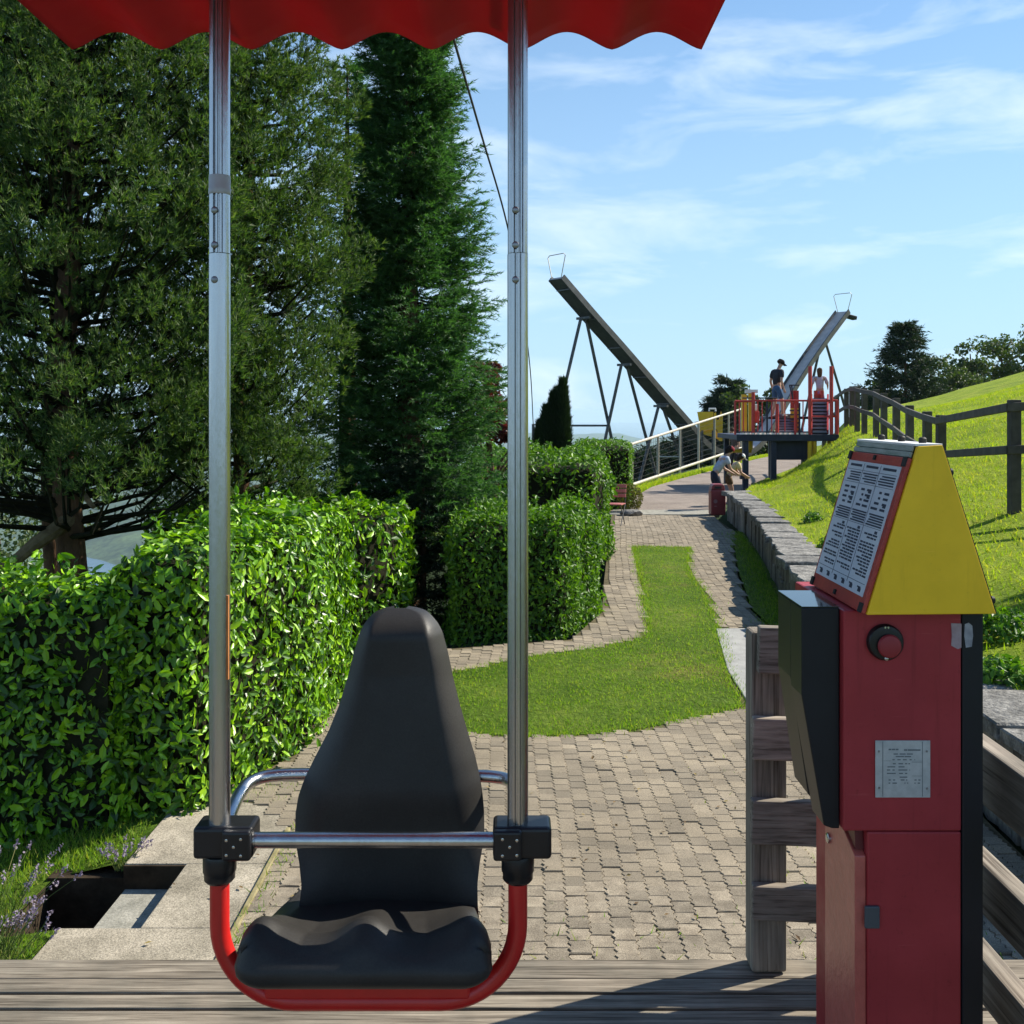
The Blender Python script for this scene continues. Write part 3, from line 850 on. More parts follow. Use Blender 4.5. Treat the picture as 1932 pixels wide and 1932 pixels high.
# asphalt path beyond the paving, swinging right behind the play platform
ASPH = [(2.2, 24.25), (3.3, 28.5), (4.5, 33), (6.1, 37), (7.8, 41), (9.5, 45), (12.4, 52), (15.2, 58), (18, 62), (24, 66), (24, 60), (17.2, 54), (12.0, 43.5), (8.2, 35), (6.2, 29), (5.1, 25.6), (4.9, 24.25)]
poly_sheet('asphalt_path', ASPH, ZP - 0.002, M['asphalt'], 0.08)
band = MB(); band.prism([(2.3, 24.18), (4.9, 24.18), (4.95, 25.3), (2.5, 25.3)], ZP - 0.05, ZP + 0.004, 'z')
tag(band.build('pale_paving_band', M['smooth_conc']), kind='structure')
verge = [(p[0] - 0.9, p[1]) for p in ASPH[:9]] + [(p[0] + 0.02, p[1]) for p in ASPH[:9]][::-1]
poly_sheet('path_verge', verge, ZP - 0.008, M['meadow'], 0.1)
vp = []
for i in range(8):
    p, q = np.array(ASPH[i]), np.array(ASPH[i + 1])
    m = 900
    vp.append(p + (q - p) * rng.uniform(0, 1, m)[:, None] + np.c_[-np.abs(rng.normal(0, 0.25, m)), np.zeros(m)])
vp = np.concatenate(vp)
V, T = blade_geo(np.c_[vp, np.full(len(vp), ZP - 0.01)], 0.13, 0.03, 0.5)
tag(put('verge_grass', np_mesh('verge_grass', V, T), M['meadow_blades']), kind='stuff')

# concrete pad with the light well
pad = MB()
pad.box(-2.15, -1.325, 2.2, 4.86, -1.3, ZP - 0.004)
pad.box(-1.765, -1.325, 4.86, 5.55, -1.3, ZP - 0.004)
pad.box(-2.10, -1.325, 5.55, 6.36, -1.3, ZP - 0.004)
pad.prism([(-2.10, 6.36), (-1.325, 6.36), (-1.34, 6.0), (-1.60, 6.40), (-1.90, 6.52)], -1.3, ZP - 0.006, 'z')
tag(pad.build('concrete_pad', M['concrete'], bevel=0.006), kind='structure')
st = MB(); st.box(-2.09, -1.766, 4.865, 5.530, -2.2, -1.035)
tag(st.build('light_well_step', M['smooth_conc']), kind='structure')
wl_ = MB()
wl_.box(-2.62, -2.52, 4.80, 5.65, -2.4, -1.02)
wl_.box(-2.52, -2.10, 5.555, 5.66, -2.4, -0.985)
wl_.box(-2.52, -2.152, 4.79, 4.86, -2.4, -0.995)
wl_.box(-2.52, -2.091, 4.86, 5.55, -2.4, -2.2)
wl_.box(-2.099, -1.767, 5.533, 5.5485, -2.2, -0.910)  # dark lining paints the shade on the pit's back wall
tag(wl_.build('light_well', M['soil_and_shade']), kind='structure')
kb = MB(); kb.box(-1.322, -1.296, 3.0, 6.0, -1.0, ZP + 0.012)
tag(kb.build('path_kerb', stuff_mat('mossy_kerb', (0.16, 0.14, 0.06), (0.34, 0.29, 0.16), 0.9, 0, 14, 0.4, 60, spec=0.15), bevel=0.004), kind='structure')

# dry leaves blown about the paving and the concrete
q = np.c_[rng.uniform(-2.0, 2.6, 170), 4.7 + 5 * rng.uniform(0, 1, 170) ** 1.3]
q = q[(inside(PAVE, q[:, 0], q[:, 1]) & ~inside(LAWN, q[:, 0], q[:, 1])) | ((q[:, 0] < -1.35) & (q[:, 0] > -1.75) & (q[:, 1] < 6.2))]
V, T = leaf_geo(np.c_[q, np.full(len(q), ZP + 0.012)], np.tile([0, 0, 1.0], (len(q), 1)), 0.034, 0.5, 0, rng, 0.25)
tag(put('fallen_leaves', np_mesh('fallen_leaves', V, T), leaf_mat('dry_leaves', [(0.10, 0.06, 0.03), (0.22, 0.14, 0.06), (0.30, 0.24, 0.09)], 0.7, 0.1, 0.2)), kind='stuff')
# ------------------------------------------------------------------ boarding deck
deck = thing('boarding_deck', (0, 2.0, 0), 'weathered grey timber boarding deck under the hanging seat', 'deck')
ys, y = [], 2.90
for w in (0.106, 0.074, 0.070, 0.10, 0.12, *[0.12] * 34):
    ys.append((y - w + 0.010, y)); y -= w
for k, (a, b) in enumerate(ys):
    mb = MB(); mb.box(-3.4, 1.62, a, b, -0.045 + 0.002 * (k % 3), 0.0 + 0.0015 * ((k * 7) % 4 - 2))
    o = mb.build('plank', M['deck'], deck, bevel=0.004)
for x in (-3.0, -2.0, -1.0, 0.0, 0.9, 1.5):
    jm = MB(); jm.box(x - 0.04, x + 0.04, 1.3, 2.86, -0.24, -0.05); jm.build('joist', M['dark_wood'], deck)
for x in (-3.0, -1.0, 0.9):
    pmb = MB(); pmb.box(x - 0.06, x + 0.06, 2.62, 2.74, -1.0, -0.245); pmb.build('support_post', M['dark_wood'], deck)

# ------------------------------------------------------------------ guard fence on the deck
gf = thing('guard_fence', (0.71, 2.85, 0), 'grey timber guard fence with stacked rails at the deck edge behind the red control box', 'fence')
mb = MB(); mb.box(0.66, 0.758, 2.82, 2.90, 0.0015, 0.94)
mb.prism([(0, 0)] * 3, 0, 0) if False else None
mb.build('post', M['fence_z'], gf, bevel=0.008)
mb = MB(); mb.box(1.06, 1.16, 2.825, 2.92, -0.9, 0.95)
mb.build('post', M['fence_z'], gf, bevel=0.006)
for k, (t, b) in enumerate(((0.962, 0.835), (0.714, 0.60), (0.49, 0.37), (0.257, 0.164))):
    x0 = (0.672, 0.655, 0.652, 0.654)[k]
    mb = MB(); mb.bar((x0, 2.80, (t + b) / 2), (1.19, 2.775, (t + b) / 2 - 0.012), 0.036, t - b)
    mb.build('rail', M['fence_x'], gf, bevel=0.005)
for t, b in ((0.765, 0.63), (0.493, 0.375), (0.272, 0.165)):
    mb = MB(); mb.bar((1.115, 2.752, (t + b) / 2 + 0.01), (1.115, 0.55, (t + b) / 2 - 0.01), 0.05, t - b)
    mb.build('rail', M['fence_y'], gf, bevel=0.006)
mb = MB(); mb.box(1.142, 1.24, 1.25, 1.35, 0.0, 0.80)
mb.build('post', M['fence_z'], gf, bevel=0.006)

# ------------------------------------------------------------------ the hanging seat
hs = thing('hanging_seat', (-0.283, 2.05, 0.36), 'black moulded ride seat hanging in a red tube frame under a red scalloped canopy', 'ride seat')
XL, XR, DP = -0.5795, 0.0115, 2.03
def pole_section(r=0.0200, grooves=((256, 7, 0.005), (278, 5, 0.004), (298, 4, 0.003), (90, 5, 0.004)), n=120):
    pts = []
    for k in range(n):
        a = 2 * PI * k / n
        rr = r
        d = math.degrees(a) % 360
        for c, w, dep in grooves:
            if abs((d - c + 180) % 360 - 180) < w: rr = r - dep
        pts.append((rr * math.cos(a), rr * math.sin(a)))
    return pts
for x, name in ((XL, 'pole'), (XR, 'pole')):
    mb = MB(); mb.prism([(x + p[0], DP + p[1]) for p in pole_section()], 1.8615, 2.46, 'z')
    up = mb.build('upper_pole', M['alu'], hs, smooth=True)
    mb = MB(); mb.prism([(x + p[0] * 1.02, DP + p[1] * 1.02) for p in pole_section(0.0202, ((90, 5, 0.004),) if x < -0.3 else ((260, 6, 0.005), (284, 4, 0.003)))], 0.70, 1.860, 'z')
    lo = mb.build('pole', M['alu'], hs, smooth=True)
    for v in (400, 465):
        z = CAMZ - (v - HOR) / F * DP
        mb = MB(); mb.lathe([(0.0072, 0), (0.0072, -0.002), (0.0062, -0.0045), (0.0035, -0.0058)], (x - 0.0045, DP - 0.0185, z), 14, 'y')
        mb.build('bolt', M['alu_dark'], up, smooth=True)
    z = CAMZ - (530 - HOR) / F * DP
    mb = MB(); mb.lathe([(0.0072, 0), (0.0072, -0.002), (0.0062, -0.0045), (0.0035, -0.0058)], (x - 0.0045, DP - 0.0185, z), 14, 'y')
    mb.build('bolt', M['alu_dark'], lo, smooth=True)
mb = MB()
zb0, zb1 = CAMZ - (368 - HOR) / F * DP, CAMZ - (332 - HOR) / F * DP
mb.lathe([(0.0206, zb0), (0.0217, zb0 + 0.002), (0.0217, zb0 + 0.012), (0.0211, zb0 + 0.013), (0.0211, zb1 - 0.004), (0.0206, zb1)], (XL, DP, 0), 32)
mb.build('sleeve', stuff_mat('grey_tape_sleeve', (0.36, 0.36, 0.39), (0.44, 0.44, 0.46), 0.5, 0.25, 20), hs, smooth=True)
# orange-brown edge sticker on the left pole
mb = MB(); mb.box(XL + 0.0165, XL + 0.0206, DP - 0.013, DP - 0.006, 1.02, 1.186)
mb.build('reflector_strip', stuff_mat('rusty_orange_strip', (0.35, 0.12, 0.03), (0.5, 0.2, 0.06), 0.6, 0, 40), hs)
# clamps
for s, xp in ((1, XL), (-1, XR)):
    mb = MB()
    x0, x1 = (xp - 0.045, xp + 0.072) if s > 0 else (xp - 0.049, xp + 0.066)
    mb.box(x0, x1, DP - 0.030, DP + 0.040, 0.672, 0.735)
    c = mb.build('clamp', M['black_clamp'], hs, bevel=0.008, seg=3)
    inx = (x1 - 0.035) if s > 0 else (x0 + 0.035)
    lug = MB(); lug.box(inx - 0.022, inx + 0.034 if s > 0 else inx + 0.022, DP - 0.043, DP - 0.026, 0.674, 0.733) if s > 0 else lug.box(inx - 0.034, inx + 0.022, DP - 0.043, DP - 0.026, 0.674, 0.733)
    lug.build('bracket', M['black_clamp'], c, bevel=0.006, seg=3)
    for dx, dz in ((-0.012, 0.012), (0.016, 0.014), (0.002, -0.001), (-0.012, -0.017), (0.016, -0.018)):
        mb = MB(); mb.lathe([(0.0032, 0), (0.0030, -0.0015), (0.0015, -0.0020)], (inx + dx * s, DP - 0.0425, 0.704 + dz), 10, 'y')
        mb.build('screw', M['alu'], c, smooth=True)
    mb = MB(); mb.lathe([(0.031, 0.673), (0.0325, 0.668), (0.0325, 0.640), (0.0300, 0.636), (0.0300, 0.624), (0.026, 0.619), (0.0185, 0.618)], (xp, DP, 0), 28)
    mb.build('collar', M['black_clamp'], hs, smooth=True)
mb = MB(); mb.tube([(XL + 0.062, DP - 0.012, 0.704), (XR - 0.03, DP - 0.012, 0.704)], 0.0155, 20)
mb.build('lap_bar', M['alu'], hs, smooth=True)
# bar behind the backrest
pts = [(XL + 0.004, DP + 0.035, 0.625), (XL + 0.004, DP + 0.035, 0.70), (XL + 0.003, DP + 0.06, 0.722), (XL, DP + 0.15, 0.734), (XL + 0.012, DP + 0.205, 0.741), (XL + 0.06, DP + 0.235, 0.744), (XL + 0.2, DP + 0.24, 0.744), (XR - 0.2, DP + 0.24, 0.741), (XR - 0.06, DP + 0.235, 0.741), (XR - 0.012, DP + 0.205, 0.739), (XR, DP + 0.15, 0.734), (XR, DP + 0.06, 0.722), (XR, DP + 0.035, 0.70)]
mb = MB(); mb.tube(bez(pts, 6), 0.0135, 18)
mb.build('rear_bar', M['alu'], hs, smooth=True)
# red U tube
zb, rc = 0.3815, 0.152
pts = [(XL, DP, 0.64), (XL, DP, zb + rc)]
for k in range(1, 13):
    a = PI / 2 * k / 12
    pts.append((XL + rc - rc * math.cos(a), DP, zb + rc - rc * math.sin(a)))
for k in range(0, 13):
    a = PI / 2 * k / 12
    pts.append((XR - rc + rc * math.sin(a), DP, zb + rc - rc * math.cos(a)))
pts.append((XR, DP, 0.64))
mb = MB(); mb.tube(pts, 0.0192, 22)
mb.build('red_frame_tube', M['red_tube'], hs, smooth=True)
mb = MB(); mb.box(-0.487, -0.082, DP - 0.02, DP + 0.24, 0.392, 0.440)
mb.build('seat_base', M['red_tube'], hs, bevel=0.006)
# seat pan, swept from under the front lip to the back
XC, HW = -0.2825, 0.2365
def pan_top(u):
    au = abs(u)
    return 0.034 * math.exp(-(u / 0.20) ** 2) + 0.040 * np.interp(au, [0.0, 0.52, 0.72, 0.90, 1.0], [0.0, 0.0, 0.45, 1.0, 0.86]) - 0.004
FRONT = [(2.075, 0.448), (2.00, 0.452), (1.950, 0.462), (1.924, 0.476), (1.915, 0.493), (1.921, 0.508)]
def pan(u, v):
    u2 = u * 2 - 1
    t = pan_top(u2)
    au = abs(u2)
    sq = math.sqrt(max(0, 1 - max(0, (au - 0.80) / 0.20) ** 2))        # rounds the ends
    prof = FRONT + [(1.941, 0.519 + t * 0.55), (1.985, 0.527 + t), (2.03, 0.512 + t * 0.80), (2.10, 0.500 + t * 0.40), (2.18, 0.490 + t * 0.15), (2.24, 0.488 + t * 0.05)]
    cs = v * (len(prof) - 1)
    i = min(int(cs), len(prof) - 2); f = cs - i
    a = prof[max(i - 1, 0)]; b = prof[i]; c = prof[i + 1]; d = prof[min(i + 2, len(prof) - 1)]
    q = [0.5 * (2 * b[k] + (c[k] - a[k]) * f + (2 * a[k] - 5 * b[k] + 4 * c[k] - d[k]) * f * f + (3 * b[k] - a[k] - 3 * c[k] + d[k]) * f ** 3) for k in (0, 1)]
    zm = 0.495
    z = zm + (q[1] - zm) * (0.35 + 0.65 * sq)
    yy = q[0] + (1 - sq) * 0.035 * (1 if v < 0.55 else 0)
    wv = np.interp(v, [0, 0.15, 0.3, 0.62, 1.0], [0.90, 0.965, 1.0, 0.985, 0.78])
    return (XC + HW * u2 * wv, yy, z)
me = grid_mesh('seat_pan', pan, 72, 66)
o = put('seat_pan', me, M['black_seat'], hs)
m = o.modifiers.new('thickness', 'SOLIDIFY'); m.thickness = 0.010; m.offset = 1
# pressed seam across the top of the front lip
seam = MB(); pts = []
for k in range(61):
    u2 = -0.88 + 1.76 * k / 60
    pts.append((XC + HW * u2, 1.994, 0.5270 + pan_top(u2) * 0.98))
seam.tube(pts, 0.0022, 6)
seam.build('seam', M['black_clamp'], o, smooth=True)
# backrest shell
OUTL = [(1165, 731, 759), (1166.5, 719, 772), (1169.5, 706, 786), (1175, 694, 799), (1184, 683, 809), (1196, 674, 819), (1212, 666, 828), (1250, 655, 839), (1300, 643, 850), (1350, 628, 863), (1400, 608, 878), (1450, 582, 894), (1490, 563, 904), (1520, 553, 909), (1550, 549, 912), (1590, 551, 913), (1630, 564, 905), (1665, 572, 901), (1700, 570, 902), (1740, 557, 906), (1790, 540, 912)]
DB = 2.18
def back(u, v):
    vv = 1165 + (1790 - 1165) * (v ** 1.25)
    xl = np.interp(vv, [t[0] for t in OUTL], [t[1] for t in OUTL]); xr = np.interp(vv, [t[0] for t in OUTL], [t[2] for t in OUTL])
    u2 = u * 2 - 1
    # rim rolled back over the outer part, centre dished away from the sitter
    w = 0.060 * max(0.0, (abs(u2) - 0.62) / 0.38) ** 1.9
    w_top = 0.060 * max(0.0, (1222 - vv) / 57) ** 2.1
    dish = 0.016 * (1 - u2 * u2)
    wing = 0.050 * np.clip((abs(u2) - 0.45) / 0.55, 0, 1) ** 1.5 * (lambda q: q * q * (3 - 2 * q))(float(np.clip((vv - 1540) / 200, 0, 1)))
    fade = 1 - 0.75 * (lambda q: q * q * (3 - 2 * q))(float(np.clip((vv - 1460) / 240, 0, 1)))
    lean = np.interp(vv, [1165, 1500, 1700, 1790], [0.045, 0.0, 0.0, 0.02])
    y = DB + dish * min(1.0, (vv - 1165) / 120) + math.hypot(w * fade, w_top) - wing + lean
    D0 = DB
    x = ((xl + (xr - xl) * u) - 966) / F * D0
    z = CAMZ - (vv - HOR) / F * D0
    return (x, y, z)
bm = bmesh.new()
bm.from_mesh(grid_mesh('backrest_front', back, 60, 90))
bm.from_mesh(grid_mesh('backrest_rear', lambda u, v: tuple(Vector(back(u, v)) + Vector((0, (0.012 + 0.03 * (1 - (2 * u - 1) ** 2)) * min(1.0, v * 10), 0))), 60, 90))
me = bpy.data.meshes.new('backrest'); bm.to_mesh(me); bm.free()
put('backrest', me, M['black_seat'], hs)
# canopy: corrugated red sheet
CX0, CX1, NS = -1.054, 0.455, 7
def canopy_pt(u, v):
    x = CX0 + (CX1 - CX0) * u
    ph = (u * NS) % 1.0
    arch = 0.042 * (0.5 - 0.5 * math.cos(2 * PI * ph)) ** 0.72
    y = 2.45 - 1.25 * v
    z = 2.418 + arch + 0.015 * math.sin(v * PI)
    return (x, y, z)
me = grid_mesh('canopy', canopy_pt, NS * 14, 16)
o = put('canopy', me, M['canopy'], hs)
m = o.modifiers.new('thickness', 'SOLIDIFY'); m.thickness = 0.004; m.offset = 1
mb = MB(); mb.tube([Vector(canopy_pt(k / 140, 0)) + Vector((0, 0.002, 0.001)) for k in range(141)], 0.0042, 6)
mb.build('hem', stuff_mat('hem_cord', (0.16, 0.010, 0.014), (0.22, 0.014, 0.02), 0.7, 0, 30, spec=0.1), o, smooth=True)
mb = MB()
for x in (XL, XR): mb.tube([(x, 1.25, 2.492), (x, 2.42, 2.492)], 0.016, 12)
mb.tube([(XL, DP, 2.492), (XR, DP, 2.492)], 0.017, 12)
mb.build('canopy_frame', M['alu'], hs, smooth=True)

# guy cable behind the seat
pts = [P(820, -60, 5.0), P(855, 70, 6.5), P(907, 250, 9.5), P(957, 425, 14), P(985, 570, 20), P(1001, 705, 28), P(1006, 800, 36)]
pl = bez(pts, 8)
mb = MB(); mb.tube(pl, [0.008 * (1 + 0.9 * k / len(pl)) for k in range(len(pl))], 8)
tag(mb.build('cable', M['black_matt'], smooth=True), 'thin black cable slanting down the sky between spruce and seat pole', 'cable')
mb = MB(); mb.tube([P(1006, 800, 36), P(1006, 862, 36)], 0.05, 8)
tag(mb.build('cable_post', M['steel_dark'], smooth=True), 'short steel anchor post where the black cable ends beside the cypress', 'post')

# ------------------------------------------------------------------ control box
cb = thing('control_box', (0.80, 2.2, 0), 'red and black control box with a yellow triangular sign hood and emergency button', 'control box')
UP = MB(); UP.box(0.663, 0.9, 2.05, 2.40, 0.708, 1.150)
body = UP.build('upper_housing', M['red_box'], cb, bevel=0.004)
mb = MB(); mb.box(0.712, 0.9, 2.051, 2.40, 0.0, 0.7065)
low = mb.build('lower_housing', M['red_box'], cb, bevel=0.004)
mb = MB(); mb.prism([(2.056, 0.0), (2.255, 0.0), (2.255, 0.706), (2.200, 0.706), (2.058, 0.655)], 0.689, 0.7115, 'x')
side = mb.build('side_door', stuff_mat('pale_pinkish_red', (0.42, 0.085, 0.066), (0.52, 0.125, 0.095), 0.35, 0, 7, 0.2, 40, fine=(60, 0.08), spec=0.6), low, bevel=0.002)  # paler and pinker than the rest of the housing
tag(side, 'pale pinkish side door')
mb = MB(); mb.prism([(2.075, 0.706), (2.19, 0.706), (2.07, 0.664)], 0.694, 0.711, 'x')
mb.build('coin_tray', stuff_mat('dull_dark_red', (0.10, 0.012, 0.014), (0.14, 0.018, 0.02), 0.4, 0, 8), low)
mb = MB(); mb.lathe([(0.011, 0), (0.011, -0.004), (0.008, -0.006), (0.004, -0.006)], (0.689, 2.225, 0.622), 16, 'x')
mb.build('lock', M['alu'], side, smooth=True)
mb = MB(); mb.box(0.705, 0.735, 2.044, 2.052, 0.515, 0.56)
mb.build('latch_plate', stuff_mat('dull_grey_plate', (0.06, 0.07, 0.08), (0.09, 0.10, 0.11), 0.5, 0.2, 9), low, bevel=0.003)
mb = MB(); mb.box(0.9012, 0.944, 2.050, 2.402, 0.0, 1.149)
rs = mb.build('rear_panel', M['black_box'], cb, bevel=0.003)
# torn sticker remains
def scrap(name, poly, y, mat, parent):
    mb = MB(); mb.prism(poly, y, y - 0.0008, 'y'); return mb.build(name, mat, parent)
scr = stuff_mat('sticker_remains', (0.30, 0.20, 0.21), (0.42, 0.33, 0.34), 0.7, 0, 30)
scrap('sticker', [(0.8785, 1.125), (0.8995, 1.124), (0.8992, 1.076), (0.892, 1.073), (0.8788, 1.080), (0.880, 1.10)], 2.0495, scr, body)
scrap('sticker', [(0.906, 1.123), (0.914, 1.126), (0.921, 1.120), (0.9225, 1.10), (0.920, 1.078), (0.908, 1.076), (0.905, 1.10)], 2.0495, stuff_mat('grey_sticker_remains', (0.20, 0.20, 0.22), (0.38, 0.38, 0.40), 0.7, 0, 40), rs)
# emergency button
mb = MB(); mb.lathe([(0.036, 0.0), (0.036, -0.010), (0.033, -0.014), (0.026, -0.015)], (0.745, 2.0505, 1.088), 40, 'y')
bt = mb.build('button_bezel', M['black_clamp'], body, smooth=True)
mb = MB(); mb.lathe([(0.014, -0.012), (0.014, -0.015), (0.0225, -0.017), (0.0235, -0.021), (0.021, -0.025), (0.014, -0.027), (0.004, -0.0275)], (0.7485, 2.0505, 1.083), 32, 'y')
mb.build('button', stuff_mat('button_red', (0.24, 0.02, 0.025), (0.29, 0.028, 0.032), 0.5, 0, 9), body, smooth=True)
for dz, dxs in ((0.031, (-0.003, 0.003)), (-0.031, (0.0,))):
    for dx in dxs:
        mb = MB(); mb.lathe([(0.0024 if dz > 0 else 0.0042, 0), (0.002, -0.0012)], (0.745 + dx, 2.036, 1.088 + dz), 10, 'y')
        mb.build('screw', M['alu'], bt, smooth=True)
# rating plate with its small print (too small to read)
px0, px1, pz0, pz1, py = 0.7265, 0.8365, 0.7765, 0.8905, 2.0492
mb = MB(); mb.box(px0, px1, py - 0.0018, py, pz0, pz1)
pl_ = mb.build('rating_plate', M['plate'], body, bevel=0.0006)
ink = MB()
def pu(a, b): return px0 + (px1 - px0) * a, pz1 - (pz1 - pz0) * b
def dash(a0, a1, b, h):
    x0, z0 = pu(a0, b); x1, _ = pu(a1, b)
    ink.box(x0, x1, py - 0.00215, py - 0.0019, z0 - h / 2, z0 + h / 2)
for a in (0.135, 0.855): x, _ = pu(a, 0); ink.box(x - 0.0006, x + 0.0006, py - 0.00215, py - 0.0019, pz0 + 0.002, pz1 - 0.002)
for b, row in ((0.155, [(0.24, 0.29), (0.30, 0.36), (0.37, 0.42)]), (0.165, [(0.52, 0.58), (0.59, 0.82)]), (0.235, [(0.33, 0.41), (0.44, 0.55), (0.57, 0.68)]), (0.28, [(0.37, 0.52), (0.53, 0.65)]), (0.335, [(0.31, 0.35), (0.40, 0.46), (0.50, 0.57), (0.62, 0.66), (0.71, 0.72)]), (0.405, [(0.32, 0.37), (0.42, 0.50), (0.54, 0.58), (0.60, 0.63)]), (0.46, [(0.22, 0.36), (0.42, 0.53)]), (0.515, [(0.21, 0.27), (0.31, 0.35), (0.42, 0.58), (0.62, 0.63)]), (0.575, [(0.21, 0.37), (0.43, 0.50), (0.54, 0.58)]), (0.64, [(0.44, 0.58)]), (0.745, [(0.24, 0.27), (0.31, 0.39), (0.53, 0.545), (0.58, 0.595), (0.71, 0.73), (0.77, 0.81)]), (0.69, [(0.24, 0.28), (0.32, 0.36), (0.46, 0.53), (0.56, 0.58), (0.71, 0.75), (0.78, 0.82)])):
    for a0, a1 in row: dash(a0, a1, b, 0.0030 if b < 0.2 else 0.0022)
for b in (0.36, 0.385, 0.62): dash(0.66, 0.85, b, 0.0005)
dash(0.15, 0.28, 0.355, 0.0005)
ink.build('small_print', M['plate_ink'], pl_)
for a, b in ((0.065, 0.19), (0.935, 0.19), (0.07, 0.83), (0.94, 0.84)):
    x, z = pu(a, b)
    mb = MB(); mb.lathe([(0.0024, 0), (0.0018, -0.0012)], (x, py - 0.0018, z), 10, 'y')
    mb.build('rivet', M['alu_dark'], pl_)
# black ticket unit on the left flank
prof = [(0.585, 0.975), (0.585, 1.152), (0.6615, 1.152), (0.6615, 0.706), (0.647, 0.706), (0.630, 0.712)]
mb = MB(); mb.prism(prof, 2.068, 2.15, 'y')
tk = mb.build('ticket_unit', M['black_box'], cb, bevel=0.0025)
mb = MB(); mb.prism([(0.586, 0.990), (0.586, 1.1515), (0.6615, 1.1515), (0.6615, 0.735), (0.630, 0.735), (0.622, 0.745)], 2.152, 2.256, 'y')
mb.build('rear_shell', M['black_box'], tk, bevel=0.0025)
mb = MB(); mb.prism([(0.590, 0.98), (0.655, 0.98), (0.655, 0.75), (0.628, 0.76)], 2.1503, 2.1517, 'y')
mb.build('inner_plate', stuff_mat('olive_plate', (0.20, 0.19, 0.04), (0.3, 0.28, 0.07), 0.5, 0, 9), tk)
mb = MB(); mb.box(0.5855, 0.661, 2.0685, 2.2555, 1.1524, 1.1545)
mb.build('sky_gloss_sheet', M['black_gloss'], tk, bevel=0.0005)  # glossy sheet added so the unit's top mirrors the sky
# sign hood
HN, HF = 2.0, 2.342
hood = MB(); hood.prism([(0.6935, 1.151), (0.793, 1.480), (0.8415, 1.483), (0.946, 1.153)], HN, HN + 0.012, 'y')
hd = hood.build('hood_end', M['yellow_box'], cb, bevel=0.002)
mb = MB(); mb.prism([(0.700, 1.1515), (0.797, 1.476), (0.838, 1.479), (0.938, 1.1535)], HN + 0.0122, HF, 'y')
mb.build('hood_core', M['black_box'], hd)
mb = MB(); mb.prism([(0.8418, 1.4832), (0.8440, 1.4822), (0.9490, 1.1535), (0.9463, 1.1530)], HN + 0.004, HF, 'y')
mb.build('hood_back', M['black_box'], hd)
mb = MB(); mb.box(0.789, 0.843, HN + 0.004, HF, 1.4805, 1.4855)
mb.build('hood_ridge', M['white_paint'], hd, bevel=0.001)
# sign face: frame of reference along the left slope
A0, A1 = Vector((0.6935, HN + 0.006, 1.151)), Vector((0.793, HN + 0.006, 1.480))
upv = (A1 - A0).normalized(); back_ = Vector((0, 1, 0)); nrm = Vector((-upv.z, 0, upv.x)).normalized()
Ls, Ds = (A1 - A0).length, HF - HN - 0.006
def sq(u, w, t): return A0 + upv * (Ls * w) + back_ * (Ds * u) + nrm * t        # u: towards the far end, w: up the slope
def panel(mb, u0, u1, w0, w1, t0, t1):
    c = [(u0, w0), (u1, w0), (u1, w1), (u0, w1)]
    mb.add([sq(u, w, t0) for u, w in c] + [sq(u, w, t1) for u, w in c], [(0, 3, 2, 1), (4, 5, 6, 7), (0, 1, 5, 4), (1, 2, 6, 5), (2, 3, 7, 6), (3, 0, 4, 7)])
mb = MB(); panel(mb, 0.0, 1.0, 0.0, 0.925, 0.001, 0.010)
sg = mb.build('sign_board', M['sign_red'], cb, bevel=0.0015)
mb = MB(); panel(mb, 0.02, 0.99, 0.93, 0.962, 0.001, 0.007); panel(mb, 0.02, 0.985, 0.966, 0.998, 0.001, 0.005)
mb.build('sign_header', M['grey_cap'], cb, bevel=0.001)
mb = MB(); panel(mb, 0.045, 0.965, 0.085, 0.865, 0.0102, 0.0115)
sh = mb.build('sign_sheet', M['sign_white'], sg)
for u, w in ((0.0, 0.0), (0.955, 0.0), (0.0, 0.87), (0.955, 0.87), (0.49, 0.02), (0.50, 0.885)):
    mb = MB()
    panel(mb, u, u + (0.045 if u not in (0.49, 0.5) else 0.03), w, w + (0.055 if u not in (0.49, 0.5) else 0.03), 0.0101, 0.014)
    mb.build('corner_clip', M['black_matt'], sg)
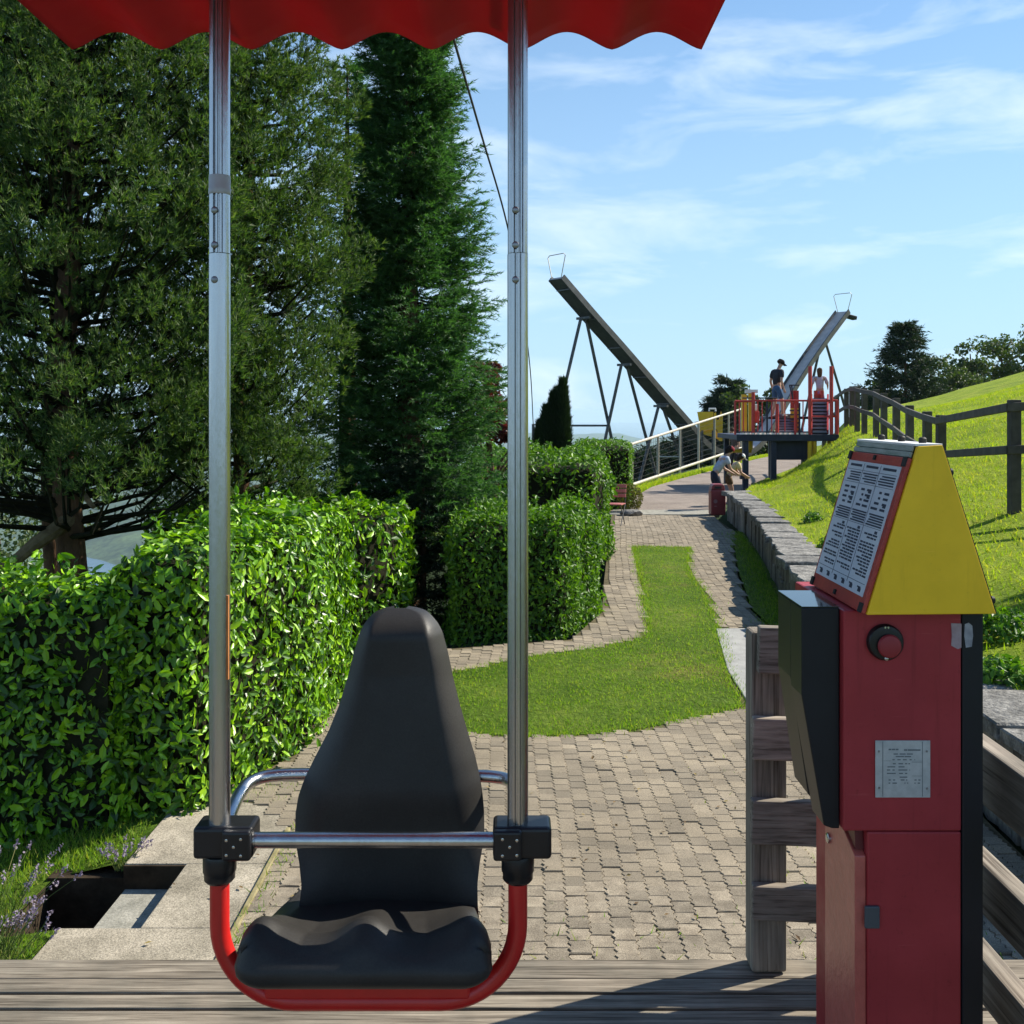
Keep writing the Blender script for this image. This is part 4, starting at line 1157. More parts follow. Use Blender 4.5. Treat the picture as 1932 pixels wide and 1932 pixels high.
# three columns of printed rules: rows of words and sentences, too small to read
txt = MB(); r2 = random.Random(5)
def ln(u0, u1, w, h=0.0016): panel(txt, u0, u1, w - h / Ls / 2, w + h / Ls / 2, 0.01165, 0.0119)
cols = [(0.66, 0.945), (0.365, 0.645), (0.065, 0.35)]
for u in (0.652, 0.357): panel(txt, u, u + 0.005, 0.13, 0.855, 0.01165, 0.0119)
for ci, (u0, u1) in enumerate(cols):
    wdt = u1 - u0
    w = 0.838
    ln(u0 + wdt * 0.12, u1 - wdt * 0.12, w, 0.0055)
    w -= 0.030; ln(u0, u1, w, 0.0009)
    for _ in range(4):
        w -= 0.0165; a = u0 + wdt * r2.uniform(0.02, 0.06)
        ln(a, u1 - wdt * r2.uniform(0.03, 0.30), w, 0.0032)
    w -= 0.016; ln(u0, u1, w, 0.0009)
    for _ in range(4):
        w -= 0.033
        ln(u0 + wdt * 0.12, u0 + wdt * r2.uniform(0.35, 0.45), w, 0.005)
        ln(u0 + wdt * 0.55, u0 + wdt * r2.uniform(0.66, 0.95), w, 0.005)
        if r2.random() < 0.5: ln(u0 + wdt * 0.12, u0 + wdt * 0.3, w - 0.013, 0.004)
    w -= 0.022
    for _ in range(5):
        w -= 0.0155; ln(u0 + wdt * 0.03, u1 - wdt * r2.uniform(0.02, 0.2), w, 0.0034)
    w -= 0.014; ln(u0, u1, w, 0.0009); w -= 0.022
    ln(u0 + wdt * 0.15, u0 + wdt * 0.3, w, 0.006)
    while w > 0.20:
        w -= 0.019
        b = u0 + wdt * r2.uniform(0.05, 0.12); e = u1 - wdt * 0.05
        x = b
        stop = r2.uniform(0.5, 1.0) * wdt + u0
        while x < min(e, stop):
            L_ = wdt * r2.uniform(0.08, 0.26)
            ln(x, min(x + L_, e), w, 0.0038); x += L_ + wdt * 0.035
        if r2.random() < 0.22: w -= 0.016
ln(0.06, 0.95, 0.155, 0.0010)
for k in range(6):
    u = 0.10 + 0.148 * k
    ln(u, u + 0.05, 0.115, 0.008); ln(u + 0.01, u + 0.07, 0.130, 0.003)
txt.build('small_print', M['ink'], sh)
for u in (0.12, 0.45, 0.8):
    mb = MB(); mb.lathe([(0.007, 1.4852), (0.0078, 1.489), (0.0078, 1.494), (0.005, 1.497), (0.002, 1.4975)], (0.822, HN + 0.01 + Ds * u, 0), 14)
    mb.build('knob', M['black_matt'], hd, smooth=True)
for x, z in ((0.8635, 1.4285), (0.9465, 1.175)):
    mb = MB(); mb.lathe([(0.006, 0), (0.008, 0.003), (0.007, 0.009), (0.003, 0.011)], (x, HN + 0.03, z), 12, 'x')
    mb.build('knob', M['black_matt'], hd, smooth=True)
# ------------------------------------------------------------------ dry stone retaining wall with coping slabs
wall = thing('stone_wall', (3.3, 12.0, ZP), 'low grey stone retaining wall with pale coping slabs along the foot of the meadow slope', 'wall')
wy = np.array([p[1] for p in WALL]); wxs = np.array([p[0] for p in WALL])
seg = np.hypot(np.diff(wxs), np.diff(wy)); cum = np.concatenate([[0], np.cumsum(seg)])
def wall_at(s):
    y = float(np.interp(s, cum, wy)); x = float(np.interp(s, cum, wxs))
    d = Vector((float(np.interp(s + 0.3, cum, wxs)) - float(np.interp(s - 0.3, cum, wxs)), float(np.interp(s + 0.3, cum, wy)) - float(np.interp(s - 0.3, cum, wy)), 0)).normalized()
    return Vector((x, y, 0)), d, Vector((d.y, -d.x, 0))          # point, along, into the slope
rw = random.Random(11)
def stone(name, p0, al, inn, ln_, wd, z0, z1, mat, jit, parent, nz=0.012):
    """irregular flat stone: jittered outline, pushed up, top a little uneven"""
    pts = []
    for u, w in ((0, 0), (0.33, 0), (0.68, 0), (1, 0), (1, 0.5), (1, 1), (0.6, 1), (0.25, 1), (0, 1), (0, 0.5)):
        pts.append(p0 + al * (ln_ * u + (rw.uniform(-jit, jit) if 0 < u < 1 else rw.uniform(-0.012, 0.008) * (1 if u else -1))) + inn * (wd * w + rw.uniform(-jit, jit)))
    tilt = rw.uniform(-nz, nz)
    n = len(pts)
    c = sum(pts, Vector((0, 0, 0))) / n
    vs = [(p.x, p.y, z0) for p in pts] + [(p.x, p.y, z1 - 0.012) for p in pts] + [(c.x + (p.x - c.x) * 0.96, c.y + (p.y - c.y) * 0.96, z1 + tilt * (0.5 if k < 5 else -0.5) + rw.uniform(-0.005, 0.005)) for k, p in enumerate(pts)]
    fs = [tuple(range(n - 1, -1, -1)), tuple(2 * n + k for k in range(n))]
    for a in (0, n): fs += [(a + k, a + (k + 1) % n, a + n + (k + 1) % n, a + n + k) for k in range(n)]
    mb = MB().add(vs, fs)
    return mb.build(name, mat, parent)
s = 0.0
while s < cum[-1] - 0.2:
    L_ = min(rw.uniform(0.34, 0.85), cum[-1] - s)
    p, al, inn = wall_at(s + L_ / 2)
    stone('coping_stone', p - al * L_ / 2 - inn * rw.uniform(0.0, 0.05), al, inn, L_ - 0.012, rw.uniform(0.46, 0.56), -0.385, -0.300 + rw.uniform(-0.022, 0.016), M['stone'], 0.04, wall)
    s += L_
for x0, y0, L_, w in ((5.0, 23.35, 0.75, 0.5), (5.72, 23.55, 0.9, 0.5), (6.6, 23.9, 0.7, 0.45)):
    stone('coping_stone', Vector((x0, y0, 0)), Vector((0.97, 0.24, 0)), Vector((-0.24, 0.97, 0)), L_, w, -0.42, -0.31, M['stone'], 0.03, wall)
s = 0.0
while s < cum[-1] - 0.1:
    L_ = min(rw.uniform(0.16, 0.36), cum[-1] - s)
    p, al, inn = wall_at(s + L_ / 2)
    o0 = rw.uniform(0.03, 0.075)
    if rw.random() < 0.45:
        h = rw.uniform(-0.72, -0.56)
        stone('wall_stone', p - al * L_ / 2 + inn * o0, al, inn, L_ - 0.016, 0.3, -0.96, h - 0.012, M['wall_stone'], 0.012, wall, 0.004)
        stone('wall_stone', p - al * L_ / 2 + inn * (o0 + rw.uniform(-0.012, 0.02)), al, inn, L_ - 0.016, 0.3, h, -0.392, M['wall_stone'], 0.012, wall, 0.004)
    else:
        stone('wall_stone', p - al * L_ / 2 + inn * o0, al, inn, L_ - 0.016, 0.3, -0.96, -0.392, M['wall_stone'], 0.012, wall, 0.004)
    s += L_
# earth behind the stones
mb = MB()
for i in range(len(WALL) - 1):
    (x0, y0), (x1, y1) = WALL[i], WALL[i + 1]
    mb.prism([(x0 + 0.16, y0), (x0 + 0.62, y0), (x1 + 0.62, y1), (x1 + 0.16, y1)], -1.0, -0.395, 'z')
mb.build('earth_core', M['soil_and_shade'], wall)

# ------------------------------------------------------------------ hedges
def rounded_block(poly, z0, z1, r, sub=2):
    bm = bmesh.new()
    lo = [bm.verts.new((p[0], p[1], z0)) for p in poly]; hi = [bm.verts.new((p[0], p[1], z1)) for p in poly]
    bm.faces.new(hi)
    n = len(poly)
    for i in range(n): bm.faces.new((lo[i], lo[(i + 1) % n], hi[(i + 1) % n], hi[i]))
    bmesh.ops.recalc_face_normals(bm, faces=bm.faces)
    ed = [e for e in bm.edges if all(abs(v.co.z - z1) < 1e-6 for v in e.verts)]
    bmesh.ops.bevel(bm, geom=ed, offset=r, segments=3, affect='EDGES', profile=0.5)
    bmesh.ops.triangulate(bm, faces=bm.faces)
    me = bpy.data.meshes.new('hedge_form'); bm.to_mesh(me); bm.free()
    return me
def shrink(poly, d):
    c = np.mean(np.array(poly), 0)
    return [tuple(np.array(p) + (c - np.array(p)) / np.linalg.norm(c - np.array(p)) * d) for p in poly]
def ccw(poly):
    a = sum(poly[i][0] * poly[(i + 1) % len(poly)][1] - poly[(i + 1) % len(poly)][0] * poly[i][1] for i in range(len(poly)))
    return poly if a > 0 else poly[::-1]
def hedge(name, poly, z0, z1, count, size, mat, label, individuals=0, rough=0.05, aspect=0.46, shoots=0, r=None, tilt=0.75, depth=0.09, more=()):
    r = r or np.random.default_rng(len(poly) * 13 + count)
    cx, cy = np.mean([p[0] for p in poly]), np.mean([p[1] for p in poly])
    t = thing(name, (float(cx), float(cy), z0), label, 'hedge', 'clipped hedges beside the paved path')
    bm, bf = bmesh.new(), bmesh.new()
    for pl, zt in [(poly, z1)] + list(more):
        pl = ccw(pl)
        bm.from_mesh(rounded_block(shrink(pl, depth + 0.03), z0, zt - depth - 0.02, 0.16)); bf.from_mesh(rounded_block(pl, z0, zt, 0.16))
    core, form = bpy.data.meshes.new('light_block_core'), bpy.data.meshes.new('hedge_form')
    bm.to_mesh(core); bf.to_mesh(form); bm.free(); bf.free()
    put('light_block_core', core, M['twig'], t)  # solid core added to block light; its dark colour stands for inner shade
    p, nn = points_on(form, count, r)
    lump = 0.055 * np.sin(p[:, 0:1] * 5.1 + p[:, 1:2] * 3.7) + 0.045 * np.sin(p[:, 2:3] * 6.3 + p[:, 0:1] * 7.7)
    p = p + nn * (lump * (rough / 0.05) * 0.6 - r.gamma(1.3, depth * 0.42, (count, 1)) + 0.03)
    sh = r.uniform(0, 1, count) < 0.08
    p[sh] += nn[sh] * r.uniform(0.02, 0.09, (sh.sum(), 1))
    if shoots:
        k = r.choice(np.where(nn[:, 2] > 0.5)[0], shoots)
        pp, na = [], []
        for q in k:
            for m_ in range(9):
                pp.append(p[q] + np.array([r.normal(0, 0.02), r.normal(0, 0.02), 0.02 + 0.017 * m_])); na.append(r.normal(0, 1, 3) + [0, 0, 0.5])
        p = np.concatenate([p, np.array(pp)]); nn = np.concatenate([nn, unit(np.array(na))])
    big = mat is M['laurel']
    V, T = (round_leaf_geo if big else leaf_geo)(p, nn, size, aspect, 0.5, r, tilt)
    n = len(p)
    if individuals:
        d = np.linalg.norm(p - np.array([0, 0, CAMZ]), axis=1)
        u = p[:, 0] / p[:, 1]
        front = (np.abs(u) < 0.495) & (p[:, 2] > z0 + 0.3) & (nn[:, 1] < 0.3)
        pick = np.argsort(np.where(front, d, 99))[:individuals * 3][::3]
        mask = np.ones(n, bool); mask[pick] = False
        V7 = V.reshape(n, 7, 3)
        for q in pick:
            c0 = V7[q].mean(0)
            o = put('leaf', np_mesh('leaf', V7[q] - c0, ROUND_T), LEAF_TONES[int(q) % 4], t, False)
            o.location = Vector(c0.tolist()) - Vector(t.location)
        V = V7[mask].reshape(-1, 3)
        T = (np.arange(mask.sum())[:, None, None] * 7 + ROUND_T[None]).reshape(-1, 3)
    tag(put('foliage', np_mesh('foliage', V, T), mat, t), kind='stuff')
    return t
LEAF_TONES = [leaf_mat('laurel_leaf', [c, tuple(k * 1.05 for k in c)], 0.38, 0.16, 0.4, (2.0, 2.2, 0.30)) for c in LAUREL]
hedge('laurel_hedge', [(-2.45, 6.24), (-1.95, 6.20), (-1.65, 7.0), (-1.49, 7.95), (-1.45, 9.1), (-2.0, 9.5), (-2.6, 9.3)], -1.75, 0.69, 48000, 0.076, M['laurel'],
      'large glossy laurel hedge nearest the deck with a dark front and sunlit end', 300, shoots=60, tilt=0.42, more=[([(-5.4, 6.50), (-2.35, 6.21), (-2.3, 6.85), (-5.4, 7.1)], 0.47)])
hedge('laurel_hedge', [(-3.7, 10.2), (-1.55, 10.3), (-1.2, 10.75), (-1.14, 11.8), (-1.4, 12.4), (-3.7, 12.4)], -1.3, 0.50, 9000, 0.095, M['laurel'],
      'bright green laurel hedge just behind the top of the black backrest', shoots=30)
hedge('clipped_hedge', [(-0.66, 10.98), (0.55, 11.3), (0.96, 12.2), (1.08, 12.9), (0.85, 13.3), (-0.62, 12.7)], -0.98, 0.36, 17000, 0.075, M['hedge2'],
      'square clipped hedge with a sunlit rim standing on the bend of the paved path', shoots=40)
hedge('clipped_hedge', [(-0.75, 16.0), (1.3, 16.0), (1.55, 16.8), (1.85, 20.4), (1.4, 20.9), (-0.75, 20.6)], -0.98, 0.76, 12000, 0.10, M['hedge2'],
      'second clipped hedge with a bright bushy top behind the square one', shoots=50, rough=0.1)
hedge('clipped_hedge', [(1.95, 25.4), (2.95, 25.5), (3.12, 26.6), (3.0, 28.6), (1.7, 28.6)], -1.0, 0.74, 7000, 0.085, M['hedge2'],
      'farthest clipped hedge, a narrow upright block where the netting fence begins', rough=0.02)

# ------------------------------------------------------------------ trees
def pine(x, y, z0, h, rad, label, seed, nb, tufts, zmin, trunk_r=0.17, limb=False, nper=9, nl=0.062, size=1.0, sticks=True, mat='needles', group='dark pines behind the laurel hedge'):
    r = np.random.default_rng(seed)
    t = thing('pine_tree', (x, y, z0), label, 'tree', group)
    mb = MB()
    pts = [(x + 0.06 * math.sin(k * 1.7), y + 0.05 * math.cos(k), z0 + h * k / 9) for k in range(10)]
    mb.tube(pts, [trunk_r * (1 - 0.085 * k) for k in range(10)], 12)
    mb.build('trunk', M['bark'], t, smooth=True)
    br = MB(); P_, A_ = [], []
    top = z0 + h
    for b in range(nb):
        inner = b % 4 == 3
        zc = zmin + (top - zmin - 0.8) * ((b + r.uniform(0, 1)) / nb)
        f = (zc - zmin) / (top - zmin)
        R = rad * (0.80 + 0.20 * math.sin(PI * min(1, f * 1.5 + 0.15))) * (1 - max(0, f - 0.45) / 0.55) ** 0.75
        az = r.uniform(0, 2 * PI) if not inner else r.uniform(PI, 2 * PI)
        q = r.uniform(0.74, 1.08) if not inner else r.uniform(0.25, 0.7)
        d = np.array([math.cos(az), math.sin(az), 0])
        c = np.array([x, y, zc]) + d * R * q
        if sticks: br.tube([(x, y, zc - R * 0.30), tuple(np.array([x, y, zc - R * 0.22]) + d * R * q * 0.55), tuple(c + [0, 0, 0.1])], [0.03, 0.018, 0.006], 4, False)
        ax = unit(np.array([d[0] * 0.42, d[1] * 0.42, 1.0]) + r.normal(0, 0.16, 3))
        e1 = unit(np.cross(ax, [0.3, 0.8, 0.1])); e2 = np.cross(ax, e1)
        ph, pw = r.uniform(0.50, 0.95) * size, r.uniform(0.24, 0.42) * size
        # a plume is a bunch of upright shoots, each a spindle of tufts
        for s_ in range(r.integers(6, 10)):
            a0, q0 = r.uniform(0, 2 * PI), math.sqrt(r.uniform(0, 1))
            off = (e1 * math.cos(a0) + e2 * math.sin(a0)) * pw * q0
            lo = c + off + ax * ph * r.uniform(-0.15, 0.35)
            sx = unit(ax + off / pw * 0.30 + r.normal(0, 0.10, 3))
            sl, sw = ph * r.uniform(0.35, 0.65) * (1.1 - 0.4 * q0), 0.115 * size * r.uniform(0.8, 1.2)
            m = int(tufts * r.uniform(0.7, 1.3))
            u = r.uniform(0, 1, m)
            rr = sw * np.sin(PI * np.clip(0.12 + u * 0.86, 0, 1)) ** 0.6 * r.uniform(0.2, 1, m) ** 0.5
            aa = r.uniform(0, 2 * PI, m)
            out = e1[None] * np.cos(aa)[:, None] + e2[None] * np.sin(aa)[:, None]
            P_.append(lo[None] + sx[None] * (sl * u)[:, None] + out * rr[:, None])
            A_.append(unit(sx[None] * 0.9 + out * 0.65 + r.normal(0, 0.12, (m, 3))))
    if sticks: br.build('branches', M['twig'], t)
    Pt, A = np.concatenate(P_), np.concatenate(A_)
    V, T = needle_geo(Pt, A, nper, nl, nl * 0.16, 0.55, 0.02, r)
    tag(put('needles', np_mesh('needles', V, T), M[mat], t), kind='stuff')
    return t
t = pine(-4.32, 10.0, -1.75, 11.0, 1.95, 'big dark pine with a forked trunk showing just above the laurel hedge', 3, 420, 20, 0.75, 0.155, nper=8)
mb = MB()
mb.tube(bez([(-4.28, 9.98, 0.52), (-4.36, 9.8, 0.42), (-4.5, 9.6, 0.28), (-4.62, 9.5, 0.16), (-4.85, 9.4, 0.06)], 5), [0.085 - 0.0022 * k for k in range(21)], 9)
mb.tube(bez([(-4.30, 9.95, 0.76), (-4.1, 9.7, 0.80), (-3.92, 9.5, 0.70), (-3.86, 9.45, 0.66)], 5), [0.035 - 0.001 * k for k in range(16)], 7)
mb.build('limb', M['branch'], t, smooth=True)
pine(-6.6, 12.6, -2.4, 10.5, 2.6, 'pine at the far left with its crown against the frame edge behind the big one', 5, 130, 17, 0.2, nper=7, nl=0.09, size=1.25, sticks=False)
pine(-2.85, 10.9, -1.7, 10.6, 0.98, 'slimmer pine with pale upright plumes between the big pine and the spruce', 8, 220, 21, 0.35, 0.10, nl=0.064)
pine(-6.7, 15.0, -3.2, 12.5, 3.0, 'pine deep behind the others, needles coloured dark as shade filling the gaps', 9, 210, 17, 0.1, nper=6, nl=0.13, size=1.6, sticks=False, mat='dark_conifer_and_shade')  # needles coloured darker than the other pines to paint shade

def spruce(x, y, z0, h, rad, label, seed, mat, whorl=0.17, per=9, nn=15, nl=0.055, nw=0.008, name='spruce_tree', group=None, power=0.75, tw=9, low=0.06):
    r = np.random.default_rng(seed)
    t = thing(name, (x, y, z0), label, 'tree', group)
    mb = MB(); mb.tube([(x, y, z0), (x, y, z0 + h * 0.5), (x, y, z0 + h)], [h * 0.022, h * 0.013, 0.01], 9)
    mb.build('trunk', M['bark'], t, smooth=True)
    P_, A_ = [], []
    br = MB()
    z = z0 + h * low
    while z < z0 + h * 0.99:
        f = (z - z0) / h
        L0 = rad * (1 - f) ** power * (1.0 if f > 0.1 else 0.85) + 0.06
        for k in range(per):
            az = r.uniform(0, 2 * PI); L = L0 * r.uniform(0.55, 1.18)
            d = np.array([math.cos(az), math.sin(az), 0]); s_ = np.array([-d[1], d[0], 0])
            p0 = np.array([x, y, z + r.normal(0, whorl * 0.4)])
            q = np.linspace(0, 1, 6)
            zc = -0.16 * L * np.sin(q * PI * 0.9) + 0.30 * L * q ** 2.2 + (f - 0.4) * 0.3 * L * q
            cur = p0[None] + d[None] * (L * q)[:, None] + np.array([0, 0, 1.0])[None] * zc[:, None]
            br.tube([tuple(c) for c in cur[::2]], [0.012 * h / 8, 0.008 * h / 8, 0.004 * h / 8], 3, False)
            for m in range(tw):
                u = 0.25 + 0.75 * (m + r.uniform(0, 1)) / tw
                base = p0 + d * (L * u) + [0, 0, float(np.interp(u, q, zc))]
                for sd in (-1, 1):
                    ax = unit(d * 0.75 + s_ * sd * r.uniform(0.3, 0.9) + np.array([0, 0, r.uniform(-0.25, 0.35)]))
                    ln_ = L * 0.34 * (1.15 - u) + nl * 1.4
                    for w in np.linspace(0, 1, 3):
                        P_.append(base + ax * ln_ * w); A_.append(ax)
            P_.append(cur[-1]); A_.append(unit(d + np.array([0, 0, 0.5])))
        z += whorl * r.uniform(0.8, 1.2)
    br.build('branches', M['twig'], t)
    V, T = needle_geo(np.array(P_), np.array(A_), nn, nl, nw, 0.6, nl * 0.8, r)
    tag(put('needles', np_mesh('needles', V, T), mat, t), kind='stuff')
    return t
spruce(-1.33, 13.2, -1.2, 8.9, 1.30, 'tall spruce with spiky branch tips against the sky next to the slanting cable', 21, M['spruce'], 0.125, 15, 11, 0.068, 0.0135, power=0.58, tw=8, low=0.15)
spruce(-1.08, 12.45, -1.15, 2.3, 0.55, 'low shrub added with dark needles to shade the gap between the two hedges', 23, M['dark_conifer_and_shade'], 0.12, 12, 7, 0.06, 0.014, power=0.35, tw=4, name='shrub')  # shrub added to darken the pale gap; shade is in its needle colour
spruce(-2.35, 14.6, -1.5, 8.0, 1.3, 'shaded spruce crowding in behind the tall spiky one', 22, M['spruce'], 0.25, 7, 7, 0.07, 0.014, power=0.5, tw=8)

def broad(x, y, z0, h, rad, label, seed, mat, n=4000, size=0.3, clumps=26, name='broadleaf_tree', group=None, trunk=True, low=0.25, flat=1.0):
    r = np.random.default_rng(seed)
    t = thing(name, (x, y, z0), label, 'tree' if trunk else 'bush', group)
    if trunk:
        mb = MB(); mb.tube([(x, y, z0 - 0.5), (x + 0.02 * h, y, z0 + h * 0.35), (x - 0.01 * h, y, z0 + h * 0.75)], [h * 0.028, h * 0.02, h * 0.006], 8)
        for k in range(6):
            a = r.uniform(0, 2 * PI); zz = z0 + h * r.uniform(0.3, 0.6)
            mb.tube([(x, y, zz), (x + math.cos(a) * rad * 0.4, y + math.sin(a) * rad * 0.4, zz + h * 0.14), (x + math.cos(a) * rad * 0.75, y + math.sin(a) * rad * 0.75, zz + h * 0.2)], [h * 0.01, h * 0.006, h * 0.002], 5)
        mb.build('trunk', M['bark'], t, smooth=True)
    P_, N_ = [], []
    for c in range(clumps):
        u = r.normal(0, 1, 3); u /= np.linalg.norm(u)
        rr = r.uniform(0.35, 0.95) ** 0.5
        cz = z0 + h * (low + (1 - low) * 0.5) + u[2] * rr * h * (1 - low) * 0.45 * flat
        cc = np.array([x + u[0] * rr * rad * 0.85, y + u[1] * rr * rad * 0.85, cz])
        cr = rad * r.uniform(0.24, 0.42)
        m = n // clumps
        d = unit(r.normal(0, 1, (m, 3)))
        P_.append(cc + d * (cr * r.uniform(0.35, 1.0, (m, 1)) ** 0.6) * [1, 1, 0.8]); N_.append(unit(d + [0, 0, 0.35]))
    V, T = leaf_geo(np.concatenate(P_), np.concatenate(N_), size, 0.62, 0.0, r, 0.7)
    tag(put('crown', np_mesh('crown', V, T), mat, t), kind='stuff')
    return t
broad(-0.36, 15.7, -1.2, 3.75, 0.50, 'copper leaved tree with dark red foliage peeking past the spruce', 31, M['copper'], 2400, 0.11, 20, 'copper_tree', low=0.45)

def cypress(x, y, z0, cols, label, seed):
    r = np.random.default_rng(seed)
    t = thing('cypress_tree', (x, y, z0), label, 'tree')
    mb = MB()
    for dx, dy, h, w in cols: mb.tube([(x + dx, y + dy, z0), (x + dx, y + dy, z0 + h * 0.9)], [0.06, 0.01], 6)
    mb.build('trunk', M['bark'], t)
    P_, A_ = [], []
    for dx, dy, h, w in cols:
        m = 2600
        u = r.uniform(0, 1, m); a = r.uniform(0, 2 * PI, m)
        prof = w * np.sin(PI * np.clip(0.18 + u * 0.82, 0, 1)) ** 0.7 * r.uniform(0.75, 1.05, m) + 0.01
        o = np.c_[np.cos(a), np.sin(a), np.zeros(m)]
        P_.append(np.c_[x + dx + o[:, 0] * prof, y + dy + o[:, 1] * prof, z0 + h * u]); A_.append(unit(o * 0.45 + [0, 0, 1]))
    V, T = needle_geo(np.concatenate(P_), np.concatenate(A_), 7, 0.13, 0.022, 0.35, 0.05, r)
    tag(put('crown', np_mesh('crown', V, T), M['cypress'], t), kind='stuff')
cypress(0.93, 24.0, -1.0, [(0.26, 0, 3.25, 0.17), (0.06, 0.1, 2.95, 0.20), (-0.13, 0.0, 2.62, 0.18), (-0.27, 0.1, 2.25, 0.15), (0.14, 0.25, 3.05, 0.2)], 'dark columnar cypress with a stepped top behind the second hedge', 41)
t = thing('globe_bush', (2.86, 24.9, ZP), 'small round yellow green bush at the corner of the asphalt path', 'bush')
r = np.random.default_rng(51)
d = unit(r.normal(0, 1, (1500, 3))) * (r.uniform(0.55, 1, (1500, 1)) ** 0.4)
V, T = leaf_geo(np.array([2.86, 24.9, ZP + 0.33]) + d * [0.33, 0.33, 0.36], unit(d), 0.07, 0.4, 0.4, r)
put('foliage', np_mesh('foliage', V, T), M['globe'], t)['kind'] = 'stuff'

FG = 'trees on the hilltop beyond the meadow'
def gz(x, y): return float(hill_z(x, y))
spruce(29.2, 76, gz(29.2, 76) - 0.5, 1.55 + 170 / F * 76 - gz(29.2, 76) + 0.5, 3.6, 'pointed dark spruce on the skyline above the slope fence', 61, M['dark_conifer_and_shade'], 0.46, 10, 5, 0.32, 0.085, group=FG, power=0.9, tw=5)
k = 0
for x, v, D, rad, lab in ((1662, 690, 80, 1.7, 'thin bushy tree leaning out beside the hilltop spruce'), (1760, 668, 80, 3.0, 'rounded tree just to the sunny side of the hilltop spruce'), (1832, 626, 84, 2.7, 'airy tall tree on the crest between the spruce and the frame edge'), (1890, 618, 86, 2.9, 'tallest airy tree on the crest near the frame edge'), (1945, 612, 88, 3.4, 'last airy tree of the crest, cut by the frame edge'), (1798, 700, 78, 2.2, 'low bushy tree filling the crest under the airy ones'), (1690, 725, 78, 2.4, 'low dark tree at the foot of the hilltop spruce'), (1850, 715, 80, 1.9, 'small pale green bush tree on the crest below the airy trees')):
    X = (x - 966) / F * D
    zb = gz(X, D) - 1.0; zt = CAMZ - (v - HOR) / F * D
    broad(X, D, zb, max(zt - zb, 2.0), rad, lab, 70 + k, M['broadleaf'], 2600, 0.30, 22, group=FG, low=0.12 if k != 3 else 0.2)
    k += 1
MG = 'trees behind the play platform'
for x, v, D, rad, lab, kind in ((1410, 705, 72, 2.3, 'round topped tree behind the yellow posts of the play platform', 0), (1376, 722, 74, 1.5, 'pointed conifer at the flank of the round topped tree behind the platform', 1), (1447, 712, 72, 1.9, 'bushy tree hidden behind the man in the cap', 0), (1352, 752, 78, 2.0, 'lower conifer between the yellow panel and the round topped tree', 1), (1318, 776, 84, 2.2, 'blue green far tree at the foot of the steep track', 0), (1288, 792, 88, 2.0, 'hazy far tree behind the bend of the steep track', 0)):
    X = (x - 966) / F * D
    zb = float(terrain_z(X, D)) - 0.5; zt = CAMZ - (v - HOR) / F * D
    if kind: spruce(X, D, zb, zt - zb, rad, lab, 80 + k, M['dark_conifer_and_shade'], 0.5, 9, 5, 0.42, 0.10, group=MG, power=0.75, tw=4)
    else: broad(X, D, zb, zt - zb, rad, lab, 80 + k, M['broadleaf'], 2600, 0.28, 24, group=MG, low=0.1)
    k += 1
VG = 'dark trees on the slope below the netting'
for x, v, D, rad, lab in ((1205, 862, 66, 2.4, 'dark tree seen through the near end of the netting'), (1238, 846, 70, 2.6, 'dark tree behind the netting under the second strut'), (1275, 832, 74, 2.6, 'dark tree behind the netting under the third strut'), (1306, 822, 80, 2.4, 'dark tree behind the netting at the track bend'), (1170, 872, 70, 2.2, 'dark tree crown just above the farthest hedge'), (1345, 812, 84, 2.4, 'dark tree behind the lower end of the yellow panel')):
    X = (x - 966) / F * D
    zt = CAMZ - (v - HOR) / F * D
    zb = min(float(terrain_z(X, D)), zt - 4.5) - 0.5
    spruce(X, D, zb, zt - zb, rad, lab, 90 + k, M['dark_conifer_and_shade'], 0.5, 9, 5, 0.42, 0.10, group=VG, power=0.6, tw=4)
    k += 1
broad(10.6, 10.9, gz(10.6, 10.9), 4.6, 1.5, 'tree beyond the frame whose dappled shade falls on the slope beside the yellow hood', 130, M['broadleaf'], 3000, 0.2, 22, group=None)
# wooded valley side far below on the left
broad(-15.5, 31, -9.0, 9.4, 3.2, 'shadowy tree at the far left beyond the pines with sunlit leaf edges', 120, M['broadleaf'], 5000, 0.16, 26)

